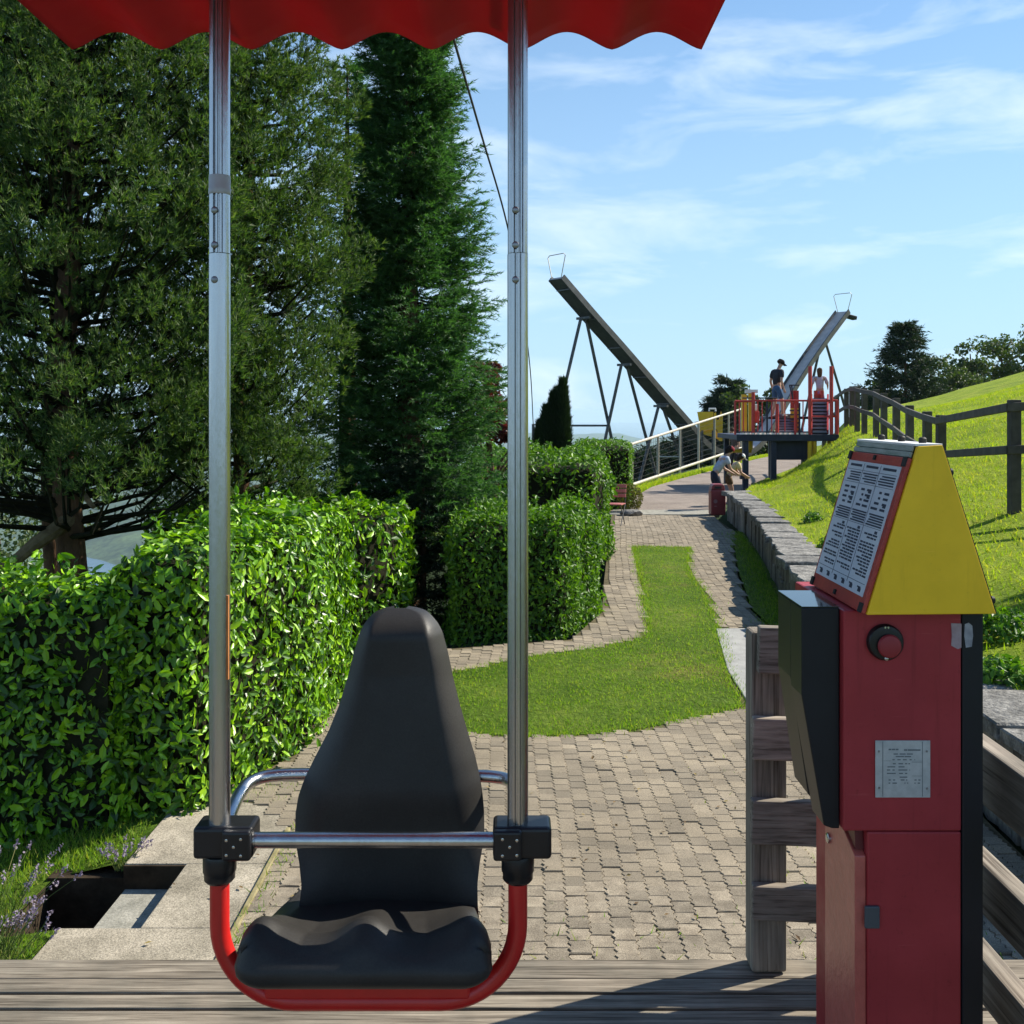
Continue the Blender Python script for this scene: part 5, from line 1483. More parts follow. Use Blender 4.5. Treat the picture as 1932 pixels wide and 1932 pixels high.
# ------------------------------------------------------------------ lavender by the light well
def lavender(x, y, h, n, label, seed, spread=0.16, flowers=True):
    r = np.random.default_rng(seed)
    z0 = float(lawn_z(x, y)) - 0.02
    t = thing('lavender', (x, y, z0), label, 'plant', 'lavender beside the concrete pad')
    a = r.uniform(0, 2 * PI, n * 8); rr = spread * np.sqrt(r.uniform(0, 1, n * 8))
    V, T = blade_geo(np.c_[x + rr * np.cos(a), y + rr * np.sin(a), np.full(n * 8, z0)], h * 0.62, 0.008, 0.42, r)
    tag(put('foliage', np_mesh('foliage', V, T), M['lav_leaf'], t), kind='stuff')
    st, P_ = [], []
    mb = MB()
    for k in range(n):
        a, q = r.uniform(0, 2 * PI), spread * math.sqrt(r.uniform(0, 1))
        b = Vector((x + q * math.cos(a), y + q * math.sin(a), z0))
        hh = h * r.uniform(0.7, 1.1)
        e = b + Vector((math.cos(a) * q * 1.1 + r.normal(0, 0.03), math.sin(a) * q * 1.1 + r.normal(0, 0.03), hh))
        mb.tube([b, (b + e) / 2 + Vector((0, 0, 0.02)), e], 0.0018, 3, False)
        if flowers:
            for m in range(16): P_.append((e + (e - b).normalized() * (0.055 * m / 15 - 0.01)) + Vector(r.normal(0, 0.0055, 3)))
    mb.build('stems', M['lav_leaf'], t)
    if flowers:
        V, T = leaf_geo(np.array(P_), r.normal(0, 1, (len(P_), 3)), 0.016, 0.7, 0.5, r)
        tag(put('flowers', np_mesh('flowers', V, T), M['lav_flower'], t), kind='stuff')
lavender(-2.60, 4.95, 0.40, 11, 'tall purple lavender at the lower left beside the dark light well', 1)
lavender(-2.36, 4.62, 0.20, 20, 'low pale lavender leaning over the corner of the concrete pad', 2, 0.15)
lavender(-2.66, 5.2, 0.20, 36, 'faded lavender along the far rim of the light well', 3, 0.2)
lavender(-2.40, 4.78, 0.16, 10, 'sprig of lavender in the shade of the light well', 5, 0.07)
lavender(-2.42, 4.45, 0.24, 90, 'bright green grassy lavender clump against the deck edge', 4, 0.18, False)
lavender(-2.12, 5.60, 0.10, 14, 'tiny pale sprig at the far corner of the light well', 6, 0.05)
# ------------------------------------------------------------------ meadow fence up the slope
sf = thing('slope_fence', (7.1, 17.0, 0.2), 'dark timber post and rail fence climbing the meadow behind the yellow hood', 'fence')
FP = [(9.6, 11.2, 0.62, 1.30), (6.62, 13.5, 0.30, 1.395), (7.12, 17.0, 0.16, 1.32), (7.46, 18.4, 0.22, 1.32), (8.0, 20.6, 0.34, 1.32), (8.52, 22.7, 0.50, 1.33), (9.08, 25.0, 0.68, 1.30), (9.6, 27.0, 0.86, 1.25), (9.98, 29.0, 0.98, 1.22), (10.45, 31.0, 1.08, 1.22), (10.95, 33.0, 1.12, 1.22), (11.3, 34.6, 1.10, 1.20), (11.55, 36.4, 0.90, 1.20), (11.7, 38.4, 0.62, 1.2), (11.8, 40.4, 0.38, 1.2)]
for x, y, z, h in FP:
    mb = MB(); g = float(hill_z(x, y))
    mb.box(x - 0.068, x + 0.068, y - 0.068, y + 0.068, min(z, g) - 0.2, z + h)
    mb.build('post', M['dark_wood'], sf, bevel=0.012)
for i in range(len(FP) - 1):
    a, b = FP[i], FP[i + 1]
    for k in (0.10, 0.66):
        mb = MB(); mb.bar((a[0] - 0.088, a[1] - 0.02, a[2] + a[3] - k), (b[0] - 0.088, b[1] - 0.02, b[2] + b[3] - k), 0.05, 0.115)
        mb.build('rail', M['dark_wood'], sf, bevel=0.01)
# scrub at the foot of the slope behind the coping
for i, (x, y, rad, n, lab) in enumerate(((3.35, 7.0, 0.26, 600, 'leafy weeds over the coping beside the black rear panel'), (4.35, 13.9, 0.2, 300, 'dark weed clump above the bend of the coping'), (4.95, 16.8, 0.2, 260, 'weed clump in the post shadow above the far coping'), (3.9, 8.2, 0.30, 700, 'tall weeds on the shaded slope beside the yellow hood'))):
    z0 = float(hill_z(x, y))
    t = thing('weed_clump', (x, y, z0), lab, 'plant', 'weeds behind the coping')
    r = np.random.default_rng(200 + i)
    d = unit(r.normal(0, 1, (n, 3))) * r.uniform(0.3, 1, (n, 1)) ** 0.5
    d[:, 2] = np.abs(d[:, 2])
    V, T = leaf_geo(np.array([x, y, z0 - 0.02]) + d * [rad, rad, rad * 0.9], unit(d + [0, 0, 0.4]), 0.075, 0.45, 0.4, r)
    tag(put('foliage', np_mesh('foliage', V, T), M['hedge2'], t), kind='stuff')

# ------------------------------------------------------------------ netting fence along the asphalt path
nf = thing('netting_fence', tuple(P(1290, 860, 36)), 'pale tube railing with dark netting along the outer edge of the asphalt path', 'fence')
NA, NB = 33.0, 52.0
def nfp(u, top):
    D = NA + (NB - NA) * u
    x = 1192 + (1398 - 1192) * (u * NB / D)
    v = (838 + (772 - 838) * (u * NB / D)) if top else (915 + (845 - 915) * (u * NB / D))
    return P(x, v, D)
for top in (True, False):
    mb = MB(); mb.tube([nfp(k / 10, top) for k in range(11)], 0.048 if top else 0.055, 10)
    mb.build('rail', M['steel_pale'], nf, smooth=True)
mb = MB(); a = nfp(0, True); mb.tube([a, a + (a - nfp(0.1, True)) * 1.0 + Vector((0, 0, -0.05))], 0.06, 8)
mb.build('rail', M['steel_pale'], nf, smooth=True)
for k in range(7):
    a, b = nfp(k / 6, True), nfp(k / 6, False)
    mb = MB(); mb.tube([Vector((b.x, b.y, -1.3)), a], 0.045, 8)
    mb.build('post', M['steel_pale'], nf, smooth=True)
net = MB()
for k in range(81):
    a, b = nfp(k / 80, True), nfp(k / 80, False)
    net.bar(a, b, 0.008, 0.008, (1, 0, 0))
for k in range(1, 8):
    t_ = k / 8
    for q in range(10): net.bar(nfp(q / 10, False).lerp(nfp(q / 10, True), t_), nfp((q + 1) / 10, False).lerp(nfp((q + 1) / 10, True), t_), 0.008, 0.008)
net.build('net', M['black_matt'], nf)

# ------------------------------------------------------------------ half pipe ride
hp = thing('half_pipe_ride', tuple(P(1360, 852, 57.0)), 'giant steel half pipe track rising on both sides on thin struts', 'ride')
TP = [(1050, 524, 42), (1114, 598, 42.9), (1178, 670, 43.9), (1240, 742, 45.0), (1288, 796, 45.9), (1318, 832, 46.6), (1345, 850, 47.3), (1385, 858, 48.2), (1420, 842, 49), (1450, 800, 50), (1495, 722, 51.4), (1540, 655, 52.6), (1590, 588, 54)]
KD = 1.19
TP = [(x, v, D * KD) for x, v, D in TP]
tp = [P(*q) for q in TP]
tp = bez(tp, 4)
flat = Vector((tp[-1].x - tp[0].x, tp[-1].y - tp[0].y, 0)).normalized()
cross = Vector((-flat.y, flat.x, 0))
def strip_mesh(off0, off1, th0, th1):
    mb = MB(); vs, fs = [], []
    n = len(tp)
    for i, p in enumerate(tp):
        d = (tp[min(i + 1, n - 1)] - tp[max(i - 1, 0)]).normalized()
        up = cross.cross(d).normalized()
        if up.z < 0: up = -up
        for o, h in ((off0, th0), (off1, th0), (off1, th1), (off0, th1)): vs.append(p + cross * o + up * h)
    for i in range(n - 1):
        for k in range(4): fs.append((i * 4 + k, i * 4 + (k + 1) % 4, (i + 1) * 4 + (k + 1) % 4, (i + 1) * 4 + k))
    fs += [(3, 2, 1, 0), tuple((n - 1) * 4 + k for k in range(4))]
    return mb.add(vs, fs)
Wt = 0.47
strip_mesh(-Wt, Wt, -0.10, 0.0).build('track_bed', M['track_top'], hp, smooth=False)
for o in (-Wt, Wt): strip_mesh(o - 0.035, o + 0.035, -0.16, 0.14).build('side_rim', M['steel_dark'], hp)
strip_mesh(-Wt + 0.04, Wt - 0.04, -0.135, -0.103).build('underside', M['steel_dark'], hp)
for q, i in enumerate(range(1, len(tp) - 1, 3)):
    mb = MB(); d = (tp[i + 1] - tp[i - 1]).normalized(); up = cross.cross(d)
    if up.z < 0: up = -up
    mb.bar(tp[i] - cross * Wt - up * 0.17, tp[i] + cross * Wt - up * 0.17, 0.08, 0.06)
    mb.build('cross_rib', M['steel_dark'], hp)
for p in (tp[0], tp[-1]):
    b = 0.36; tpw = 0.66; hh = 1.13
    mb = MB(); mb.tube([p - cross * b, p - cross * tpw + Vector((0, 0, hh - 0.1)), p - cross * (tpw - 0.12) + Vector((0, 0, hh)), p + cross * (tpw - 0.12) + Vector((0, 0, hh)), p + cross * tpw + Vector((0, 0, hh - 0.1)), p + cross * b], 0.022, 7)
    mb.build('end_hoop', M['steel_pale'], hp, smooth=True)
mb = MB(); e = tp[-1]; mb.bar(e + Vector((0.1, -0.1, -0.25)), e + Vector((0.85, 0.2, -0.40)), 0.4, 0.25)
mb.build('end_buffer', M['black_matt'], hp, bevel=0.05)
def leg(a, b, r=0.08, mat='steel_dark'):
    mb = MB(); mb.tube([a, b], r, 8); mb.build('strut', M[mat], hp, smooth=True)
def foot(x, v, D):
    p = P(x, v, D); p.z = -1.0; return p
def down(x0, v0, D0, x1, v1, D1):
    a, b = P(x0, v0, D0 * KD), P(x1, v1, D1 * KD)
    k = (a.z + 5.0) / (a.z - b.z)
    leg(a, a + (b - a) * max(k, 1.0))
down(1096, 600, 42.6, 1062, 745, 42.0); down(1106, 603, 43.0, 1148, 800, 43.6)
down(1172, 690, 43.7, 1147, 805, 43.4); down(1184, 694, 44.1, 1236, 890, 44.9)
down(1242, 768, 44.9, 1230, 815, 44.6); down(1252, 772, 45.2, 1283, 862, 45.9)
down(1286, 800, 45.9, 1286, 860, 45.8)
down(1545, 665, 52.8, 1524, 760, 52.3); down(1556, 640, 53.2, 1587, 745, 53.8)
leg(P(1066, 803, 42.4 * KD), P(1149, 803, 43.6 * KD), 0.05)
leg(P(1243, 862, 45.0 * KD), P(1290, 862, 46.0 * KD), 0.045, 'steel_pale')
for (x, v, D) in ((1101, 600, 42.8), (1178, 688, 43.9), (1247, 766, 45.0)):
    mb = MB(); p = P(x, v, D * KD); mb.bar(p - cross * 0.48, p + cross * 0.48, 0.14, 0.12); mb.build('strut_head', M['steel_dark'], hp)

# ------------------------------------------------------------------ play platform
pp = thing('play_platform', (8.4, 32.5, -0.5), 'red and blue play platform on dark legs with two ribbed ramps', 'play platform')
K = 31.6 / F
def px(x): return (x - 966) * K
def pz(v): return CAMZ - (v - HOR) * K
def part(fn, name, mat, parent=pp, bevel=0.0, smooth=False):
    mb = MB(); fn(mb); return mb.build(name, M[mat], parent, bevel=bevel, smooth=smooth)
Y0, Y1 = 31.5, 34.6
part(lambda m: m.box(px(1390), px(1579), Y0, Y1, pz(830), pz(821)), 'deck_frame', 'blue_steel', bevel=0.01)
part(lambda m: m.box(px(1388), px(1580), Y0 - 0.05, Y0 - 0.003, pz(832), pz(819.5)), 'front_beam', 'blue_steel', bevel=0.01)
for k in range(14):
    part(lambda m, k=k: m.box(px(1399 + 9.2 * k) , px(1403 + 9.2 * k), Y0 - 0.04, Y0 + 0.3, pz(820.5), pz(816.5)), 'bright_gap', 'white_paint')  # white blocks painted as light showing through gaps in the edge
for x, y in ((1406, Y0 + 0.08), (1459, Y0 + 0.1), (1521, Y0 + 0.3), (1408, Y1 - 0.1), (1500, Y1 - 0.1)):
    part(lambda m: m.box(px(x) - 0.085, px(x) + 0.085, y - 0.08, y + 0.08, -1.0, pz(830)), 'leg', 'blue_steel', bevel=0.01)
for x, y in ((1537, Y0 + 0.12), (1571, Y0 + 0.4), (1579, Y0 + 0.1), (1527, Y0 + 0.05)):
    part(lambda m: m.tube([(px(x), y, -0.6), (px(x), y, pz(830))], 0.07, 10), 'leg', 'play_yellow', smooth=True)
part(lambda m: m.box(px(1462), px(1516), Y0 + 0.25, Y0 + 0.3, pz(868), pz(831)), 'under_panel', 'blue_steel')
part(lambda m: m.box(px(1393), px(1402), Y0 - 0.2, Y0 - 0.05, pz(903), pz(888)), 'meter_box', 'blue_steel', bevel=0.01)
# railings
for x, t_, r_, mt in ((1386, 756, 0.035, 'play_red'), (1420, 740, 0.055, 'play_red'), (1446, 756, 0.03, 'blue_steel'), (1465, 762, 0.05, 'play_red'), (1500, 762, 0.05, 'play_red'), (1527, 691, 0.06, 'play_red'), (1567, 691, 0.06, 'play_red'), (1578, 756, 0.045, 'play_red'), (1507, 760, 0.03, 'blue_steel')):
    part(lambda m: m.tube([(px(x), Y0 + 0.02, pz(820)), (px(x), Y0 + 0.02, pz(t_))], r_, 9), 'rail_post', mt, smooth=True)
for x0, x1, v, mt, r_ in ((1386, 1420, 757, 'play_red', 0.035), (1420, 1527, 756, 'play_red', 0.03), (1527, 1579, 756, 'play_red', 0.035), (1388, 1527, 815, 'blue_steel', 0.022), (1527, 1578, 786, 'play_red', 0.025), (1400, 1465, 751, 'blue_steel', 0.02)):
    part(lambda m: m.tube([(px(x0), Y0 + 0.02, pz(v)), (px(x1), Y0 + 0.02, pz(v))], r_, 8), 'handrail', mt, smooth=True)
for x in (1394, 1402, 1429, 1437, 1455, 1480, 1514):
    part(lambda m: m.tube([(px(x), Y0 + 0.04, pz(816)), (px(x), Y0 + 0.04, pz(757))], 0.018, 6), 'baluster', 'play_red')
def play_ramp(x0, x1, vb, vt, yb, yt, n):
    a0, a1, b0, b1 = P(x0, vb, yb), P(x1, vb, yb), P(x0, vt, yt), P(x1, vt, yt)
    dz = Vector((0, 0, 0.08))
    mb = MB(); mb.add([a0 - dz, a1 - dz, b1 - dz, b0 - dz, a0, a1, b1, b0], [(0, 3, 2, 1), (4, 5, 6, 7), (0, 1, 5, 4), (1, 2, 6, 5), (2, 3, 7, 6), (3, 0, 4, 7)])
    rp = mb.build('ramp', M['steel_dark'], pp)
    for k in range(n):
        f = (k + 0.5) / n
        mb = MB(); mb.bar(a0.lerp(b0, f) + dz * 0.4, a1.lerp(b1, f) + dz * 0.4, 0.10 * (b0 - a0).length / 1.5, 0.06)
        mb.build('tread', M['ramp_blue'], rp)
    for a, b in ((a0, b0), (a1, b1)):
        mb = MB(); mb.bar(a + dz, b + dz, 0.06, 0.16); mb.build('side_board', M['play_red'], rp)
play_ramp(1468, 1500, 818, 782, Y0 + 0.25, Y0 + 1.3, 7)
play_ramp(1531, 1562, 820, 752, Y0 + 0.1, Y0 + 1.6, 10)
part(lambda m: m.box(px(1470), px(1572), Y0 + 1.4, Y1, 1.28, 1.36), 'upper_deck', 'blue_steel')
for x in (1529, 1566, 1578): part(lambda m: m.box(px(x) - 0.05, px(x) + 0.05, Y0 + 1.55, Y0 + 1.65, 1.36, pz(735)), 'newel', 'play_red')
part(lambda m: m.box(px(1564), px(1577), Y0 + 1.62, Y0 + 1.68, 1.4, pz(742)), 'side_panel', 'play_red')
part(lambda m: m.box(px(1517), px(1529), Y0 + 1.62, Y0 + 1.68, 1.4, pz(735)), 'side_panel', 'play_red')
part(lambda m: m.tube([(px(1508), Y0 + 1.2, pz(725)), (px(1516), Y0 + 1.2, pz(760)), (px(1512), Y0 + 1.2, pz(725))], 0.025, 6), 'brace', 'blue_steel')
part(lambda m: m.tube([(px(1507), Y0 + 1.2, pz(725)), (px(1527), Y0 + 1.2, pz(725))], 0.022, 6), 'handrail', 'blue_steel')
# yellow posts, sign board, slide foot
part(lambda m: m.box(px(1405), px(1415), Y0 + 0.5, Y0 + 0.62, pz(822), pz(744)), 'yellow_post', 'play_yellow', bevel=0.01)
part(lambda m: m.box(px(1424), px(1432), Y0 + 0.9, Y0 + 1.02, pz(850), pz(736)), 'yellow_post', 'play_yellow', bevel=0.01)
part(lambda m: m.box(px(1416), px(1441), Y0 + 0.85, Y0 + 0.9, pz(741), pz(734)), 'top_board', 'white_paint', bevel=0.005)
part(lambda m: m.prism([(px(1402), pz(858)), (px(1440), pz(858)), (px(1440), pz(838)), (px(1430), pz(838)), (px(1428), pz(850)), (px(1402), pz(852))], Y0 + 1.6, Y0 + 2.2, 'y'), 'slide_foot', 'play_yellow', bevel=0.02)
part(lambda m: m.box(px(1434), px(1448), Y0 + 1.1, Y0 + 1.5, pz(798), pz(776)), 'red_housing', 'play_red', bevel=0.03)
part(lambda m: m.box(px(1433), px(1446), Y0 + 1.15, Y0 + 1.45, pz(775), pz(762)), 'white_housing', 'white_paint', bevel=0.03)
part(lambda m: m.box(px(1506), px(1522), Y0 + 0.9, Y0 + 1.0, pz(818), pz(770)), 'rope_panel', 'play_yellow')
for k in range(6): part(lambda m: m.box(px(1503), px(1523), Y0 + 0.86, Y0 + 0.90, pz(816 - 8 * k), pz(813 - 8 * k)), 'rung', 'steel_dark')

yp = thing('yellow_panel', tuple(P(1340, 830, 49)), 'flat yellow play sign with pointed cut outs behind the pale railing', 'sign')
d = 49.0
def yq(x, v): p = P(x, v, d); return (p.x, p.z)
mb = MB(); mb.prism([yq(1316, 777), yq(1346, 777), yq(1346, 812), yq(1322, 812), yq(1320, 800)], d, d + 0.08, 'y'); mb.build('board', M['play_yellow'], yp)
mb = MB(); mb.prism([yq(1347, 780), yq(1350, 778), yq(1352, 792), yq(1356, 792), yq(1360, 776), yq(1363, 784), yq(1362, 832), yq(1356, 832), yq(1353, 812), yq(1348, 806)], d - 0.1, d - 0.02, 'y'); mb.build('cutout', M['play_yellow'], yp)
mb = MB(); mb.prism([yq(1318, 812), yq(1352, 812), yq(1362, 833), yq(1350, 826), yq(1330, 820)], d + 0.1, d + 0.18, 'y'); mb.build('lower_board', M['globe'] if False else M['play_yellow'], yp)
mb = MB(); mb.tube([P(1338, 776, d), P(1338, 771, d), P(1350, 771, d), P(1350, 776, d)], 0.05, 6); mb.build('top_handle', M['white_paint'], yp)
for x in (1325, 1345): 
    mb = MB(); mb.tube([P(x, 812, d + 0.06), Vector((P(x, 812, d).x, d + 0.06, -1.0))], 0.05, 7); mb.build('post', M['steel_dark'], yp)

# ------------------------------------------------------------------ people
def skin_obj(name, pts, edges, rad, mat, parent, sub=1):
    me = bpy.data.meshes.new(name)
    me.from_pydata([tuple(p) for p in pts], edges, [])
    o = put(name, me, mat, parent, False)
    m = o.modifiers.new('skin', 'SKIN'); m.use_smooth_shade = True; m.branch_smoothing = 0.4
    if not me.skin_vertices: raise RuntimeError('no skin layer')
    for k, v in enumerate(me.skin_vertices[0].data):
        r_ = rad[k]
        v.radius = (r_, r_) if not isinstance(r_, tuple) else r_
        v.use_root = (k == 0)
    s_ = o.modifiers.new('smooth', 'SUBSURF'); s_.levels = sub; s_.render_levels = sub
    return o
def person(loc, rotz, J, H, label, skin, parts_, hair=None, cap=None, cap_peak=1.0):
    """J: joints as fractions of the height H, facing +x; one body surface, clothes grown a little outside it"""
    t = thing('person', loc, label, 'person', None, rotz)
    j = {k: Vector(v) * H for k, v in J.items()}
    pts, ed, rad, ix = [], [], [], {}
    def add(n, p, r_, to=None):
        ix[n] = len(pts); pts.append(p); rad.append(r_)
        if to is not None: ed.append((ix[to], ix[n]))
    k = H / 1.75
    add('pel', j['pel'], 0.108 * k); add('bel', j['pel'].lerp(j['che'], 0.5), 0.10 * k, 'pel'); add('che', j['che'], 0.115 * k, 'bel'); add('neck', j['neck'], 0.055 * k, 'che')
    hd = j['head'] - j['neck']
    add('jaw', j['neck'] + hd * 0.45, 0.062 * k, 'neck'); add('head', j['head'], 0.088 * k, 'jaw'); add('crown', j['head'] + hd.normalized() * 0.06 * k, 0.062 * k, 'head')
    f = Vector((1, 0, 0)) - hd.normalized() * hd.normalized().x
    add('nose', j['head'] + f.normalized() * 0.10 * k - hd.normalized() * 0.02 * k, 0.012 * k, 'head')
    for s_, y in (('l', 1), ('r', -1)):
        add('sh' + s_, j['sh' + s_], 0.062 * k, 'che'); add('el' + s_, j['el' + s_], 0.042 * k, 'sh' + s_); add('wr' + s_, j['wr' + s_], 0.029 * k, 'el' + s_)
        dr = (j['wr' + s_] - j['el' + s_]).normalized()
        palm = j['wr' + s_] + dr * 0.06 * k
        add('pa' + s_, palm, 0.034 * k, 'wr' + s_)
        sd = dr.cross(Vector((0, 1, 0))); sd = sd.normalized() if sd.length > 0.1 else Vector((0, 0, 1))
        for q in range(4):
            b = palm + dr * (0.035 * k) + sd * ((q - 1.5) * 0.019 * k)
            add('f%s%d' % (s_, q), b, 0.0095 * k, 'pa' + s_); add('g%s%d' % (s_, q), b + dr * (0.05 - 0.008 * abs(q - 1.3)) * k + Vector((0.012 * k, 0, 0)), 0.008 * k, 'f%s%d' % (s_, q))
        add('th' + s_, palm + sd * -0.045 * k - dr * 0.005, 0.010 * k, 'pa' + s_); add('tt' + s_, palm + sd * -0.062 * k + dr * 0.035 * k, 0.008 * k, 'th' + s_)
        add('hi' + s_, j['hi' + s_], 0.088 * k, 'pel'); add('kn' + s_, j['kn' + s_], 0.056 * k, 'hi' + s_); add('ca' + s_, j['kn' + s_].lerp(j['an' + s_], 0.3), 0.055 * k, 'kn' + s_); add('an' + s_, j['an' + s_], 0.036 * k, 'ca' + s_)
        add('to' + s_, j['an' + s_] + Vector((0.13 * k, 0, -0.045 * k)), 0.030 * k, 'an' + s_)
    skin_obj('body', pts, ed, rad, skin, t)
    def cloth_of(name, chain, grow, mat):
        """chain: list of (joint, parent or None, radius, fraction towards the joint)"""
        p2, e2, r2_, i2 = [], [], [], {}
        for n, par, r_, fr in chain:
            q = Vector(pts[ix[n]]) if par is None else Vector(pts[ix[par]]).lerp(Vector(pts[ix[n]]), fr)
            i2[n] = len(p2); p2.append(q); r2_.append(r_ * k + grow)
            if par is not None: e2.append((i2[par], i2[n]))
        skin_obj(name, p2, e2, r2_, mat, t)
    for name, chain, mat in parts_: cloth_of(name, chain, 0.020, mat)
    for s_ in ('l', 'r'):
        a, b = j['an' + s_], j['an' + s_] + Vector((0.15 * k, 0, -0.05 * k))
        mb = MB(); mb.tube([a + Vector((-0.05, 0, -0.035 * k)), a + Vector((0, 0, -0.03 * k)), b, b + Vector((0.02, 0, 0))], [0.036 * k, 0.05 * k, 0.042 * k, 0.02 * k], 8)
        mb.build('shoe', SHOE, t, smooth=True, world=False)
    c = j['head'] + hd.normalized() * 0.02 * k
    if hair:
        mat, ln_ = hair
        mb = MB(); mb.tube([c + hd.normalized() * 0.095 * k, c + hd.normalized() * 0.06 * k - f * 0.02, c - f.normalized() * 0.03 * k, c - f.normalized() * 0.06 * k - hd.normalized() * ln_ * 0.5, c - f.normalized() * 0.05 * k - hd.normalized() * ln_], [0.03 * k, 0.088 * k, 0.10 * k, 0.085 * k, 0.03 * k], 12)
        mb.build('hair', mat, t, smooth=True, world=False)
    if cap:
        mb = MB()
        z = hd.normalized()
        mb.tube([c + z * 0.01 * k, c + z * 0.045 * k, c + z * 0.085 * k, c + z * 0.108 * k], [0.104 * k, 0.104 * k, 0.078 * k, 0.02 * k], 14)
        if cap_peak: mb.bar(c + f.normalized() * 0.06 * k + z * 0.02 * k, c + f.normalized() * (0.10 + 0.10 * cap_peak) * k + z * 0.0, 0.13 * k, 0.012)
        mb.build('cap', cap, t, smooth=True, world=False)
    return t
SHOE = cloth('shoe', (0.25, 0.25, 0.25))
def tee(sl=0.75): return [('pel', None, 0.125, 0), ('bel', 'pel', 0.122, 1), ('che', 'bel', 0.14, 1), ('shl', 'che', 0.07, 1), ('ell', 'shl', 0.052, sl), ('shr', 'che', 0.07, 1), ('elr', 'shr', 0.052, sl), ('neck', 'che', 0.06, 0.75)]
def trousers(fr): return [('pel', None, 0.128, 0), ('bel', 'pel', 0.118, 0.35), ('hil', 'pel', 0.092, 1), ('knl', 'hil', 0.066, min(fr, 1.0)), ('hir', 'pel', 0.092, 1), ('knr', 'hir', 0.066, min(fr, 1.0))] + ([('cal', 'knl', 0.060, 1), ('anl', 'cal', 0.050, 0.9), ('car', 'knr', 0.060, 1), ('anr', 'car', 0.050, 0.9)] if fr > 1 else [])
STAND = dict(pel=(0, 0, 0.53), che=(0.03, 0, 0.73), neck=(0.06, 0, 0.845), head=(0.10, 0, 0.925), shl=(0.03, 0.11, 0.795), ell=(0.0, 0.145, 0.62), wrl=(0.05, 0.15, 0.49), shr=(0.03, -0.11, 0.795), elr=(-0.02, -0.145, 0.62), wrr=(0.03, -0.15, 0.49), hil=(0.0, 0.055, 0.50), knl=(0.03, 0.06, 0.28), anl=(-0.03, 0.06, 0.045), hir=(0.0, -0.055, 0.50), knr=(0.07, -0.06, 0.285), anr=(0.09, -0.06, 0.05))
person((px(1479), Y0 + 1.0, pz(788)), math.radians(28), STAND, 1.86, 'person in black cap and dark tee shirt walking up the platform ramp', SKIN,
       [('tee_shirt', tee(), cloth('charcoal', (0.035, 0.035, 0.045))), ('jeans', trousers(0.9), cloth('denim', (0.05, 0.11, 0.22)))], cap=cloth('black', (0.015, 0.015, 0.017)), hair=(cloth('dark_hair', (0.03, 0.022, 0.018)), 0.05))
GIRL = dict(STAND); GIRL.update(head=(0.055, 0, 0.93), ell=(0.04, 0.16, 0.65), wrl=(0.13, 0.18, 0.60), elr=(0.04, -0.16, 0.65), wrr=(0.13, -0.18, 0.60))
person(((1547 - 966) / F * (Y0 + 1.95), Y0 + 1.95, 1.362), math.radians(84), GIRL, 1.60, 'person with long brown hair and pale pink top above the steeper ramp', SKIN,
       [('top', tee(1.0), cloth('pale_pink', (0.50, 0.42, 0.48))), ('leggings', trousers(1.1), cloth('mauve', (0.30, 0.16, 0.30)))], hair=(cloth('brown_hair', (0.10, 0.055, 0.03)), 0.30))
BEND = dict(STAND); BEND.update(che=(0.12, 0, 0.70), neck=(0.20, 0, 0.80), head=(0.25, 0, 0.875), shl=(0.15, 0.11, 0.765), ell=(0.20, 0.12, 0.60), wrl=(0.32, 0.08, 0.53), shr=(0.15, -0.11, 0.765), elr=(0.20, -0.12, 0.60), wrr=(0.32, -0.08, 0.535), knl=(0.06, 0.06, 0.28), knr=(0.06, -0.06, 0.28), anl=(0.0, 0.06, 0.045), anr=(0.02, -0.06, 0.045))
p0 = P(1352, 900, 25.6)
person((p0.x - 0.05, 25.6, ZP), math.radians(12), BEND, 1.66, 'person in a red cap and light blue shirt leaning forward behind the red bin', SKIN,
       [('shirt', tee(0.6), cloth('light_blue', (0.38, 0.43, 0.52))), ('shorts', trousers(0.7), cloth('navy', (0.025, 0.03, 0.05)))], cap=cloth('dark_red', (0.25, 0.03, 0.04)), cap_peak=0.0, hair=(cloth('black_hair', (0.015, 0.012, 0.012)), 0.14))
p1 = P(1374, 900, 26.6)
person((p1.x, 26.6, ZP), math.radians(4), BEND, 1.42, 'child in a white sun hat and yellow top beside the person in the red cap', SKIN,
       [('top', tee(0.7), cloth('pale_yellow', (0.60, 0.50, 0.25))), ('shorts', trousers(0.6), cloth('brown', (0.10, 0.06, 0.03)))], cap=cloth('white', (0.7, 0.7, 0.7)), hair=(cloth('dark_hair_child', (0.03, 0.022, 0.018)), 0.16))
p2 = P(1388, 812, 41.0)
person((p2.x, 41.0, ZP), math.radians(200), STAND, 1.78, 'person in dark clothes half hidden behind the railing corner of the play platform', SKIN,
       [('tee_shirt', tee(), cloth('brown_grey', (0.09, 0.07, 0.07))), ('trousers', trousers(1.1), cloth('black_cloth', (0.03, 0.03, 0.035)))], hair=(cloth('brown_hair_short', (0.07, 0.045, 0.03)), 0.06))

